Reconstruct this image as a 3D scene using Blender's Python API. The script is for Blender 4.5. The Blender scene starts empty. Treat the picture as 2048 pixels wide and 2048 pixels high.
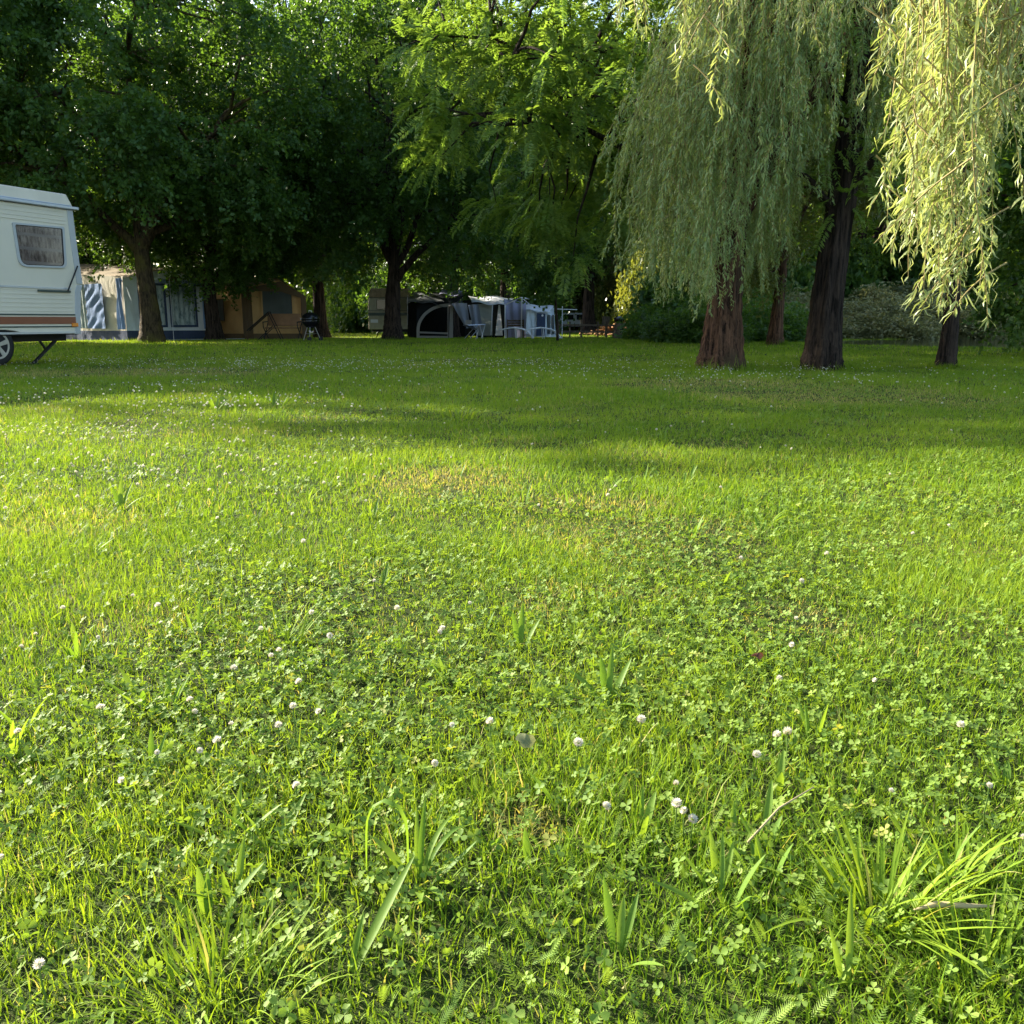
import bpy, math, random
import numpy as np
from math import sin, cos, tan, atan, atan2, pi, radians, sqrt
from mathutils import Vector, Matrix

SC = bpy.context.scene
COL = SC.collection
F = 1820.0; P = atan(384 / F); H = 0.66
SUN = Vector((-0.85, 0.527, 0)).normalized(); ELEV = radians(25)
R = np.random.RandomState

# ---------------------------------------------------------------- view geometry (photo pixel -> place on the ground)
def ray(u, v):
    a = (u - 1024) / F; b = (1024 - v) / F
    return Vector((a, cos(P) + b * sin(P), -sin(P) + b * cos(P)))
def at(u, v, Y):
    d = ray(u, v); return Vector((d.x / d.y * Y, Y, H + d.z / d.y * Y))
def gr(u, v):
    d = ray(u, v); t = H / -d.z; return Vector((d.x * t, d.y * t, 0))

# ---------------------------------------------------------------- noise and terrain
_tab = R(5).rand(256, 256)
def vn(x, y, s, seed=0):
    x = np.asarray(x, float) / s + 37.3 * (seed + 1); y = np.asarray(y, float) / s + 91.7 * (seed + 1)
    xi = np.floor(x).astype(int); yi = np.floor(y).astype(int); fx = x - xi; fy = y - yi
    fx = fx * fx * (3 - 2 * fx); fy = fy * fy * (3 - 2 * fy)
    g = lambda a, b: _tab[a % 256, b % 256]
    return (g(xi, yi) * (1 - fx) + g(xi + 1, yi) * fx) * (1 - fy) + (g(xi, yi + 1) * (1 - fx) + g(xi + 1, yi + 1) * fx) * fy
def sm(a, b, x):
    t = np.clip((np.asarray(x, float) - a) / (b - a), 0, 1); return t * t * (3 - 2 * t)
def pond_f(x, y):
    return np.sqrt(((np.asarray(x, float) - 22.3) / 13.2) ** 2 + ((np.asarray(y, float) - 27) / 8) ** 2)
def terrain(x, y):
    x = np.asarray(x, float); y = np.asarray(y, float)
    z = -0.2 * sm(28, 45, y)
    z = z - 0.45 * (1 - sm(0.93, 1.04, pond_f(x, y)))
    z = z + 0.03 * (vn(x, y, 3.0, 3) - .5) * sm(2, 6, y)
    return z
def tz(x, y): return float(terrain(x, y))

# ---------------------------------------------------------------- materials
def newmat(name):
    m = bpy.data.materials.new(name); m.use_nodes = True
    nt = m.node_tree; nt.nodes.clear()
    return m, nt, nt.nodes, nt.links
def rgba(c): return (c[0], c[1], c[2], 1)
def out(nt, sh):
    o = nt.nodes.new('ShaderNodeOutputMaterial'); nt.links.new(sh, o.inputs['Surface'])
def pbsdf(nt, rough=.6, spec=.3, metal=0.0):
    b = nt.nodes.new('ShaderNodeBsdfPrincipled')
    b.inputs['Roughness'].default_value = rough; b.inputs['Specular IOR Level'].default_value = spec
    b.inputs['Metallic'].default_value = metal
    return b
def mixc(nt, fac, a, b, mode='MIX'):
    n = nt.nodes.new('ShaderNodeMix'); n.data_type = 'RGBA'; n.blend_type = mode
    for sock, val in ((n.inputs[0], fac), (n.inputs[6], a), (n.inputs[7], b)):
        if hasattr(val, 'links') or isinstance(val, bpy.types.NodeSocket): nt.links.new(val, sock)
        elif isinstance(val, (int, float)): sock.default_value = val
        else: sock.default_value = rgba(val)
    return n.outputs[2]
def noise(nt, scale, detail=4, vec=None, rough=.55):
    n = nt.nodes.new('ShaderNodeTexNoise'); n.inputs['Scale'].default_value = scale
    n.inputs['Detail'].default_value = detail; n.inputs['Roughness'].default_value = rough
    if vec is not None: nt.links.new(vec, n.inputs['Vector'])
    return n.outputs['Fac']
def coords(nt, scale=(1, 1, 1)):
    t = nt.nodes.new('ShaderNodeTexCoord'); m = nt.nodes.new('ShaderNodeMapping')
    m.inputs['Scale'].default_value = scale; nt.links.new(t.outputs['Object'], m.inputs['Vector'])
    return m.outputs['Vector']
def ramp(nt, fac, stops):
    r = nt.nodes.new('ShaderNodeValToRGB'); e = r.color_ramp.elements
    while len(e) < len(stops): e.new(.5)
    for i, (p, c) in enumerate(stops): e[i].position = p; e[i].color = rgba(c)
    nt.links.new(fac, r.inputs['Fac']); return r.outputs['Color']
def bump(nt, h, strength, dist, bs):
    b = nt.nodes.new('ShaderNodeBump'); b.inputs['Strength'].default_value = strength; b.inputs['Distance'].default_value = dist
    nt.links.new(h, b.inputs['Height']); nt.links.new(b.outputs['Normal'], bs.inputs['Normal'])

def leafmat(name, ca, cb, tr=.45, boost=(1.5, 1.35, .7), dry=None, rough=.42, spec=.35):
    m, nt, N, L = newmat(name)
    a = N.new('ShaderNodeAttribute'); a.attribute_name = 'rnd'
    c = mixc(nt, a.outputs['Fac'], ca, cb)
    if dry:
        d = N.new('ShaderNodeAttribute'); d.attribute_name = 'dry'
        c = mixc(nt, d.outputs['Fac'], c, dry)
    b = pbsdf(nt, rough, spec); L.new(c, b.inputs['Base Color'])
    t = N.new('ShaderNodeBsdfTranslucent')
    L.new(mixc(nt, 1.0, c, boost, 'MULTIPLY'), t.inputs['Color'])
    mx = N.new('ShaderNodeMixShader'); mx.inputs[0].default_value = tr
    L.new(b.outputs[0], mx.inputs[1]); L.new(t.outputs[0], mx.inputs[2])
    out(nt, mx.outputs[0]); return m

def plain(name, c, rough=.6, spec=.3, metal=0., var=.12, scale=6, bmp=0.):
    m, nt, N, L = newmat(name)
    v = coords(nt); f = noise(nt, scale, 5, v)
    k = ramp(nt, f, [(.3, tuple(x * (1 - var) for x in c)), (.7, tuple(min(1, x * (1 + var)) for x in c))])
    b = pbsdf(nt, rough, spec, metal); L.new(k, b.inputs['Base Color'])
    if bmp: bump(nt, noise(nt, scale * 12, 4, v), .5, bmp, b)
    out(nt, b.outputs[0]); return m

def cloth(name, c, tr=.12, var=.12):
    m, nt, N, L = newmat(name)
    v = coords(nt)
    k = ramp(nt, noise(nt, 1.6, 6, v), [(.3, tuple(x * (1 - var) for x in c)), (.7, tuple(min(1, x * (1 + var)) for x in c))])
    b = pbsdf(nt, .85, .15); L.new(k, b.inputs['Base Color'])
    bump(nt, noise(nt, 5, 3, coords(nt, (1, 1, .4))), .6, .05, b)
    t = N.new('ShaderNodeBsdfTranslucent'); L.new(k, t.inputs['Color'])
    mx = N.new('ShaderNodeMixShader'); mx.inputs[0].default_value = tr
    L.new(b.outputs[0], mx.inputs[1]); L.new(t.outputs[0], mx.inputs[2])
    out(nt, mx.outputs[0]); return m

def barkmat(name, ca, cb, cc=None, zs=.18):
    m, nt, N, L = newmat(name)
    v = coords(nt, (1, 1, zs))
    f = noise(nt, 22, 8, v, .7); g = noise(nt, 2.2, 3, coords(nt))
    c = ramp(nt, f, [(.38, ca), (.62, cb)])
    if cc: c = mixc(nt, ramp(nt, g, [(.5, (0, 0, 0)), (.68, (1, 1, 1))]), c, cc)
    b = pbsdf(nt, .9, .15); L.new(c, b.inputs['Base Color']); bump(nt, f, 1.0, .12, b)
    out(nt, b.outputs[0]); return m

M = {}
M['grass'] = leafmat('grass_blade', (.105, .225, .014), (.26, .375, .034), .44, (1.3, 1.15, .45), dry=(.46, .40, .17), rough=.6, spec=.14)
M['clover'] = leafmat('clover_leaf', (.12, .22, .030), (.23, .33, .060), .40, (1.35, 1.25, .45), dry=(.35, .34, .08), rough=.6, spec=.2)
M['plantain'] = leafmat('plantain_leaf', (.12, .23, .030), (.20, .31, .045), .45, (1.4, 1.25, .45), rough=.55, spec=.22)
M['petal'] = leafmat('petal', (.62, .58, .47), (.80, .76, .66), .3, (1, 1, .95), dry=(.45, .28, .17), rough=.6)
M['stem'] = leafmat('flower_stem', (.12, .19, .04), (.15, .22, .05), .2)
M['maple'] = leafmat('maple_leaf', (.048, .112, .026), (.098, .185, .040), .47, (1.8, 1.6, .5))
M['maple_mid'] = leafmat('maple_leaf_mid', (.055, .115, .018), (.110, .185, .026), .48, (1.8, 1.6, .45))
M['olive'] = leafmat('olive_leaf', (.10, .14, .035), (.18, .21, .055), .42, (1.7, 1.45, .5))
M['shrub'] = leafmat('shrub_leaf', (.17, .19, .085), (.28, .29, .14), .4, (1.3, 1.2, .7))
M['feather'] = leafmat('cypress_frond', (.13, .235, .048), (.26, .37, .085), .5, (1.4, 1.35, .55))
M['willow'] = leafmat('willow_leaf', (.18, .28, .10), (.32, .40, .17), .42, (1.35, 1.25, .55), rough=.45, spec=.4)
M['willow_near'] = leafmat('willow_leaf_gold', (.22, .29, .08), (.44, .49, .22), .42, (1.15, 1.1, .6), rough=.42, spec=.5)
M['twig'] = plain('willow_twig', (.28, .22, .08), .7)
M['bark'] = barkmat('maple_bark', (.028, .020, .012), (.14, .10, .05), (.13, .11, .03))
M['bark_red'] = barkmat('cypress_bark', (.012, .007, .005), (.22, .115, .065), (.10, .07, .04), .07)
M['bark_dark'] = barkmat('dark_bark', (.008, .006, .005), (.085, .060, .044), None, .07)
M['cream'] = plain('cream_panel', (.72, .66, .52), .4, .4, var=.03, scale=3)
M['roofcream'] = plain('roof_cream', (.66, .59, .44), .5, .4, var=.06, scale=4)
M['bluegrey'] = plain('trim_blue_grey', (.47, .48, .47), .4, .5, var=.04)
M['alu'] = plain('aluminium', (.55, .58, .62), .35, .5, .6, var=.05)
M['stripe'] = plain('brown_stripe', (.25, .085, .040), .4, .5, var=.05)
M['darkline'] = plain('dark_green_line', (.05, .075, .065), .4, .5, var=.05)
M['orange'] = plain('amber_lens', (.75, .24, .02), .25, .5, var=.05)
M['black'] = plain('black_rubber', (.022, .022, .022), .7, .3)
M['blackgloss'] = plain('black_enamel', (.010, .010, .012), .18, .6)
M['steel'] = plain('steel', (.50, .50, .49), .35, .5, .7)
M['whiteplastic'] = plain('white_plastic', (.68, .68, .66), .4, .5, var=.04)
M['white'] = plain('white_paint', (.72, .74, .76), .3, .5, var=.03)
M['glassdark'] = plain('dark_glass', (.02, .025, .03), .08, .7)
M['wood'] = barkmat('weathered_wood', (.10, .075, .05), (.23, .18, .12))
M['woodred'] = barkmat('cut_wood', (.30, .15, .06), (.55, .33, .16), None, 1)
M['brownboard'] = plain('brown_board', (.25, .13, .06), .6)
M['c_cream'] = cloth('canvas_cream', (.62, .58, .47), .15)
M['c_blue'] = cloth('canvas_blue', (.17, .26, .44), .12)
M['c_navy'] = cloth('canvas_navy', (.05, .07, .12), .05)
M['c_pale'] = cloth('canvas_pale_blue', (.64, .72, .76), .12)
M['c_sky'] = cloth('canvas_sky_stripe', (.22, .36, .60), .1)
M['c_roof'] = cloth('canvas_brown_roof', (.24, .19, .12), .08, .25)
M['c_tan'] = cloth('canvas_tan', (.58, .36, .15), .15)
M['c_brown'] = cloth('canvas_dark_brown', (.15, .10, .055), .06)
M['c_grey'] = cloth('canvas_grey', (.20, .22, .25), .1)
M['c_dgrey'] = cloth('canvas_dark_grey', (.10, .11, .11), .06)
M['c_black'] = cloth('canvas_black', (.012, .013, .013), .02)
M['c_border'] = cloth('canvas_border', (.30, .28, .24), .08)
M['c_lilac'] = cloth('canvas_lilac', (.30, .31, .42), .1)
M['c_white'] = cloth('canvas_white', (.80, .82, .86), .2)
M['c_green'] = cloth('canvas_grey_green', (.30, .32, .27), .1)
M['foil'] = cloth('window_foil', (.10, .11, .10), .1)
M['sheet'] = plain('groundsheet', (.38, .40, .38), .6)

def curtain_mat(name, c1, c2, c3, sx, sz, rows):
    m, nt, N, L = newmat(name)
    v = coords(nt, (sx, sx, sz))
    c = ramp(nt, noise(nt, 1.0, 5, v, .7), [(.35, c1), (.5, c2), (.66, c3)])
    w = N.new('ShaderNodeTexWave'); w.bands_direction = 'Z'; w.inputs['Scale'].default_value = rows
    w.inputs['Distortion'].default_value = .4; L.new(coords(nt), w.inputs['Vector'])
    c = mixc(nt, ramp(nt, w.outputs['Fac'], [(.86, (0, 0, 0)), (.93, (1, 1, 1))]), c, tuple(.75 * a + .1 for a in c2))
    b = pbsdf(nt, .9, .1); L.new(c, b.inputs['Base Color']); out(nt, b.outputs[0]); return m
M['curtain'] = curtain_mat('caravan_curtain', (.06, .042, .035), (.23, .175, .15), (.36, .30, .26), 26, 6, 1.6)
M['curtain_blue'] = curtain_mat('awning_curtain', (.10, .15, .16), (.33, .39, .38), (.45, .50, .48), 9, 4, .01)

def glass_mat():
    m, nt, N, L = newmat('window_pane')
    t = N.new('ShaderNodeBsdfTransparent'); t.inputs[0].default_value = (.95, .95, .95, 1)
    g = N.new('ShaderNodeBsdfGlossy'); g.inputs['Roughness'].default_value = .05
    f = N.new('ShaderNodeFresnel'); f.inputs[0].default_value = 1.25
    mx = N.new('ShaderNodeMixShader'); L.new(f.outputs[0], mx.inputs[0]); L.new(t.outputs[0], mx.inputs[1]); L.new(g.outputs[0], mx.inputs[2])
    out(nt, mx.outputs[0]); return m
M['glass'] = glass_mat()

def lawn_mat():
    m, nt, N, L = newmat('lawn_ground')
    v = coords(nt)
    a = noise(nt, 1.2, 5, v); b_ = noise(nt, 35, 5, v, .7)
    c1 = ramp(nt, b_, [(.35, (.016, .022, .006)), (.55, (.040, .062, .012)), (.75, (.09, .08, .03))])
    c2 = ramp(nt, b_, [(.35, (.05, .042, .02)), (.6, (.13, .105, .045)), (.8, (.20, .16, .08))])
    c = mixc(nt, ramp(nt, a, [(.55, (0, 0, 0)), (.7, (1, 1, 1))]), c1, c2)
    b = pbsdf(nt, .95, .1); L.new(c, b.inputs['Base Color']); bump(nt, b_, .8, .03, b)
    out(nt, b.outputs[0]); return m
M['lawn'] = lawn_mat()
def water_mat():
    m, nt, N, L = newmat('pond_water')
    b = pbsdf(nt, .06, .6); b.inputs['Base Color'].default_value = (.045, .05, .025, 1)
    bump(nt, noise(nt, 3, 3, coords(nt, (1, 2.5, 1))), .12, .02, b)
    out(nt, b.outputs[0]); return m
M['water'] = water_mat()
M['road'] = plain('road_asphalt', (.38, .36, .34), .8, .2, scale=3, var=.2, bmp=.01)

# ---------------------------------------------------------------- object helpers
def setp(o, label=None, cat=None, group=None, kind=None):
    if label: o['label'] = label
    if cat: o['category'] = cat
    if group: o['group'] = group
    if kind: o['kind'] = kind
    return o
def empty(name, loc=(0, 0, 0), rz=0, **k):
    o = bpy.data.objects.new(name, None); COL.objects.link(o)
    o.location = loc; o.rotation_euler = (0, 0, rz); o.empty_display_size = .2
    return setp(o, **k)
def link(name, me, mat=None, parent=None, **k):
    o = bpy.data.objects.new(name, me); COL.objects.link(o)
    if mat is not None and len(me.materials) == 0: me.materials.append(mat)
    if parent: o.parent = parent
    return setp(o, **k)
def npmesh(name, V, polys, attrs=None, smooth=False, mat=None):
    me = bpy.data.meshes.new(name); V = np.asarray(V, np.float32)
    me.vertices.add(len(V)); me.vertices.foreach_set('co', V.ravel())
    polys = [np.asarray(p, np.int32) for p in polys if len(p)]
    idx = np.concatenate([p.ravel() for p in polys]); tot = np.concatenate([np.full(len(p), p.shape[1], np.int32) for p in polys])
    me.loops.add(len(idx)); me.loops.foreach_set('vertex_index', idx)
    me.polygons.add(len(tot)); st = np.zeros(len(tot), np.int32); st[1:] = np.cumsum(tot)[:-1]
    me.polygons.foreach_set('loop_start', st)
    if smooth: me.polygons.foreach_set('use_smooth', np.ones(len(tot), bool))
    for k, a in (attrs or {}).items():
        at_ = me.attributes.new(k, 'FLOAT', 'POINT'); at_.data.foreach_set('value', np.asarray(a, np.float32))
    me.update(calc_edges=True)
    if mat is not None: me.materials.append(mat)
    return me

class MB:
    def __init__(s): s.v = []; s.f = []
    def add(s, vs, fs):
        n = len(s.v); s.v += [tuple(x) for x in vs]; s.f += [tuple(n + i for i in f) for f in fs]; return s
    def box(s, c, d, rz=0, m=None):
        hx, hy, hz = d[0] / 2, d[1] / 2, d[2] / 2
        q = Matrix.Rotation(rz, 3, 'Z') if m is None else m
        c = Vector(c)
        vs = [c + q @ Vector((x * hx, y * hy, z * hz)) for x in (-1, 1) for y in (-1, 1) for z in (-1, 1)]
        return s.add(vs, [(0, 1, 3, 2), (4, 6, 7, 5), (0, 4, 5, 1), (2, 3, 7, 6), (0, 2, 6, 4), (1, 5, 7, 3)])
    def bar(s, a, b, w, t=None):          # rectangular bar from a to b
        a = Vector(a); b = Vector(b); d = b - a
        q = d.to_track_quat('X', 'Z').to_matrix()
        return s.box((a + b) / 2, (d.length, w, t or w), m=q)
    def tube(s, pts, r, n=8, cap=True):
        pts = [Vector(p) for p in pts]; rs = r if hasattr(r, '__len__') else [r] * len(pts)
        rings = []; up = Vector((0, 0, 1))
        for i, p in enumerate(pts):
            d = (pts[min(i + 1, len(pts) - 1)] - pts[max(i - 1, 0)]).normalized()
            x = d.cross(up if abs(d.z) < .95 else Vector((1, 0, 0))).normalized(); y = x.cross(d)
            rings.append([p + (x * cos(2 * pi * k / n) + y * sin(2 * pi * k / n)) * rs[i] for k in range(n)])
        vs = [v for rg in rings for v in rg]
        fs = [(i * n + k, i * n + (k + 1) % n, (i + 1) * n + (k + 1) % n, (i + 1) * n + k) for i in range(len(pts) - 1) for k in range(n)]
        if cap: fs += [tuple(range(n))[::-1], tuple((len(pts) - 1) * n + k for k in range(n))]
        return s.add(vs, fs)
    def lathe(s, c, prof, n=24, axis=None):
        c = Vector(c); q = Matrix.Identity(3) if axis is None else Vector(axis).normalized().to_track_quat('Z', 'Y').to_matrix()
        vs = [c + q @ Vector((r * cos(2 * pi * k / n), r * sin(2 * pi * k / n), z)) for r, z in prof for k in range(n)]
        m = len(prof)
        fs = [(i * n + k, i * n + (k + 1) % n, (i + 1) * n + (k + 1) % n, (i + 1) * n + k) for i in range(m - 1) for k in range(n)]
        fs += [tuple(range(n))[::-1], tuple((m - 1) * n + k for k in range(n))]
        return s.add(vs, fs)
    def prism(s, poly, d):                # polygon (world points) swept by vector d
        n = len(poly); d = Vector(d); vs = [Vector(p) for p in poly] + [Vector(p) + d for p in poly]
        return s.add(vs, [tuple(range(n))[::-1], tuple(range(n, 2 * n))] + [(i, (i + 1) % n, n + (i + 1) % n, n + i) for i in range(n)])
    def ring(s, outer, inner, d):         # framed opening
        n = len(outer); d = Vector(d)
        vs = [Vector(p) for p in outer] + [Vector(p) for p in inner]; vs += [p + d for p in vs]
        fs = []
        for i in range(n):
            j = (i + 1) % n
            fs += [(i, j, n + j, n + i), (2 * n + i, 3 * n + i, 3 * n + j, 2 * n + j), (i, 2 * n + i, 2 * n + j, j), (n + i, n + j, 3 * n + j, 3 * n + i)]
        return s.add(vs, fs)
    def grid(s, a, b, c, d, nu, nv, fn=None):   # a,b bottom; d,c top; fn(s,t)->offset along normal
        a, b, c, d = map(Vector, (a, b, c, d)); nrm = (b - a).cross(d - a).normalized()
        vs = []
        for j in range(nv + 1):
            for i in range(nu + 1):
                u = i / nu; w = j / nv
                p = (a * (1 - u) + b * u) * (1 - w) + (d * (1 - u) + c * u) * w
                if fn: p = p + nrm * fn(u, w)
                vs.append(p)
        return s.add(vs, [(j * (nu + 1) + i, j * (nu + 1) + i + 1, (j + 1) * (nu + 1) + i + 1, (j + 1) * (nu + 1) + i) for j in range(nv) for i in range(nu)])
    def build(s, name, mat, parent=None, smooth=False, bevel=0, frame=None, **k):
        inv = frame.inverted() if frame is not None else None
        vs = [inv @ Vector(p) for p in s.v] if inv else s.v
        me = bpy.data.meshes.new(name); me.from_pydata([tuple(p) for p in vs], [], s.f); me.materials.append(mat)
        if smooth: me.polygons.foreach_set('use_smooth', [True] * len(me.polygons))
        me.update(); o = link(name, me, None, parent, **k)
        if bevel:
            b = o.modifiers.new('bevel', 'BEVEL'); b.width = bevel; b.segments = 2; b.limit_method = 'ANGLE'
        return o
def root(name, loc, rz=0, **k):
    o = empty(name, loc, rz, **k)
    return o, Matrix.Translation(loc) @ Matrix.Rotation(rz, 4, 'Z')
def copy_tree(o, parent=None):
    c = o.copy(); COL.objects.link(c); c.parent = parent
    for ch in list(o.children): copy_tree(ch, c)
    return c

# ---------------------------------------------------------------- setting: lawn, pond, road
xs = np.concatenate([np.linspace(-260, -42, 18), np.linspace(-40, 40, 101), np.linspace(42, 260, 18)])
ys = np.concatenate([np.linspace(-60, -4, 8), np.linspace(-2, 60, 94), np.linspace(64, 420, 24)])
GX, GY = np.meshgrid(xs, ys); V = np.stack([GX.ravel(), GY.ravel(), terrain(GX.ravel(), GY.ravel())], 1)
nx = len(xs); ii, jj = np.meshgrid(np.arange(nx - 1), np.arange(len(ys) - 1)); b0 = (jj * nx + ii).ravel()
link('lawn', npmesh('lawn', V, [np.stack([b0, b0 + 1, b0 + nx + 1, b0 + nx], 1)], smooth=True), M['lawn'], kind='structure', label='green mown lawn of the campsite')
th = np.linspace(0, 2 * pi, 64, endpoint=False)
V = np.stack([22.3 + 13.9 * np.cos(th), 27 + 8.6 * np.sin(th), np.full(64, -.03)], 1)
link('pond', npmesh('pond', V, [np.arange(64)[None]]), M['water'], kind='structure', label='still dark pond beyond the lawn')
rx = np.linspace(-60, 0, 61); ryc = 70 + (rx + 17) * -.12
rv = [];
for a, b in zip(rx, ryc):
    rv += [(a, b - 6, tz(a, b - 6) + .02), (a, b + 6, tz(a, b + 6) + .02)]
k_ = np.arange(60) * 2
link('road', npmesh('road', rv, [np.stack([k_, k_ + 2, k_ + 3, k_ + 1], 1)]), M['road'], kind='structure', label='grey asphalt campsite lane')

# ---------------------------------------------------------------- grass
def in_clover(x, y):
    n = vn(x, y, .9, 7) * .6 + vn(x, y, .33, 8) * .4
    b = .06 * np.exp(-((y - 1.45) / .4) ** 2) - .08 * sm(1.75, 2.5, y) + .06 * sm(4, 8, y) - .03
    return .85 * sm(.40, .78, n + b + .12 * (vn(x, y, .12, 9) - .5))
def in_dry(x, y):
    d = np.zeros_like(x)
    for (u, v, rx_, ry_) in ((1320, 1085, .33, .35), (1180, 1010, .35, .2), (900, 960, .35, .4), (1560, 1240, .15, .2), (1060, 1650, .06, .07),
                             (1080, 1200, .10, .14), (1650, 790, 1.4, 1.2), (250, 745, 2.2, 1.2), (1430, 770, 1.2, 1.0), (1270, 1190, .15, .08)):
        g = gr(u, v); d = np.maximum(d, 1 - sm(.5, 1.25, np.sqrt(((x - g.x) / rx_) ** 2 + ((y - g.y) / ry_) ** 2)))
    return d * (.4 + .8 * vn(x, y, .12, 12)) + .25 * sm(.72, .85, vn(x, y, .5, 15))
def sample(N, ylo, yhi, k, rng, margin=1.0):
    g = np.linspace(ylo, yhi, 400); w = (1.24 * g + 2 * margin) * g ** -k; c = np.cumsum(w); c /= c[-1]
    y = np.interp(rng.rand(N), c, g); x = (rng.rand(N) * 2 - 1) * (.62 * y + margin)
    return x, y
def keep_land(x, y): return pond_f(x, y) > 1.03
def blades(N, ylo, yhi, k, hm, wm, segs, seed, flat=.15, at_=None):
    rng = R(seed); x, y = sample(N, ylo, yhi, k, rng)
    if at_:                                   # longer unmown grass round the foot of trunks
        j = rng.randint(len(at_), size=N); c = np.array(at_)[j]; q = rng.rand(N) * 6.283; d_ = c[:, 2] * (1 + .45 * rng.rand(N) ** 1.5); x = c[:, 0] + d_ * np.cos(q); y = c[:, 1] + d_ * np.sin(q)
    cl = in_clover(x, y); dr = in_dry(x, y)
    thin = vn(x, y, .25, 31)
    keep = (rng.rand(N) > .62 * cl) & keep_land(x, y) & (rng.rand(N) > .6 * (1 - thin) * (y < 7)) & (y < 63)
    x, y, cl, dr = x[keep], y[keep], cl[keep], dr[keep]; n = len(x)
    hh = hm * (.45 + .9 * rng.rand(n) ** 1.3) * (.55 + .9 * vn(x, y, .45, 21)) * (1 - .45 * np.clip(dr, 0, 1))
    long_ = rng.rand(n) < .03; hh[long_] *= 1.8
    w = wm * (.6 + .8 * rng.rand(n)); az = rng.rand(n) * 2 * pi
    tilt = np.abs(rng.randn(n)) * .55; curv = rng.rand(n) * .55
    fl = rng.rand(n) < flat; tilt[fl] = 1.1 + .35 * rng.rand(fl.sum())
    dx, dy = np.cos(az), np.sin(az); wa = az + pi / 2 + rng.randn(n) * .5
    wx, wy = np.cos(wa), np.sin(wa)
    p = np.stack([x, y, terrain(x, y) - .004], 1); L = []; ang = tilt.copy()
    for s in range(segs + 1):
        f = s / segs; ww = w * (1 - .15 * f if f < .5 else 1.15 - 1.0 * f) * .5
        if s < segs:
            o = np.stack([wx * ww, wy * ww, np.zeros(n)], 1); L += [p - o, p + o]
            st = hh / segs; p = p + np.stack([dx * np.sin(ang) * st, dy * np.sin(ang) * st, np.cos(ang) * st], 1); ang = ang + curv
        else: L += [p]
    m = 2 * segs + 1; V = np.stack(L, 1).reshape(-1, 3); b = np.arange(n)[:, None] * m
    q = [b + np.array([2 * s, 2 * s + 1, 2 * s + 3, 2 * s + 2]) for s in range(segs - 1)]
    t = b + np.array([2 * segs - 2, 2 * segs - 1, 2 * segs])
    rnd = np.clip(.1 + .5 * vn(x, y, .6, 41) + .45 * rng.rand(n) + .1 * rng.randn(n), 0, 1)
    dry = np.where(rng.rand(n) < np.clip(dr, 0, 1) * .75 + .035, .55 + .45 * rng.rand(n), 0); dry[fl] = np.maximum(dry[fl], (rng.rand(fl.sum()) < .4) * .8)
    return V, q, t, np.repeat(rnd, m), np.repeat(dry, m)
def merge(parts, name, mat, **k):
    VS, Q, T, A, D = [], [], [], [], []; o = 0
    for V, q, t, a, d in parts:
        VS.append(V); Q += [x + o for x in q]; T.append(t + o) if len(t) else None; A.append(a); D.append(d); o += len(V)
    by = {}
    for p in Q + T: by.setdefault(p.shape[1], []).append(p)
    me = npmesh(name, np.concatenate(VS), [np.concatenate(v) for v in by.values()], {'rnd': np.concatenate(A), 'dry': np.concatenate(D)}, mat=mat)
    return link(name, me, None, None, **k)
merge([blades(520000, .62, 3.0, .7, .033, .0019, 3, 1), blades(430000, 3.0, 7.5, 1.0, .039, .0030, 3, 2),
       blades(380000, 7.5, 17, 1.1, .046, .0055, 2, 3, .03), blades(9000, 5, 9, 1, .13, .006, 3, 8, .05, at_=[(at(1441, 640, 12.25).x, 12.25, .34), (at(1652, 640, 12.5).x, 12.5, .28), (at(1895, 640, 12.9).x, 12.9, .15), (at(297, 640, 27.2).x, 27.2, .36), (at(788, 640, 33).x, 33, .38), (at(1556, 640, 25).x, 25, .2)]),
       blades(420000, 17, 66, 1.3, .058, .018, 1, 4, .0)],
      'grass', M['grass'], kind='stuff', label='short green lawn grass blades', cat='grass')

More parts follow.
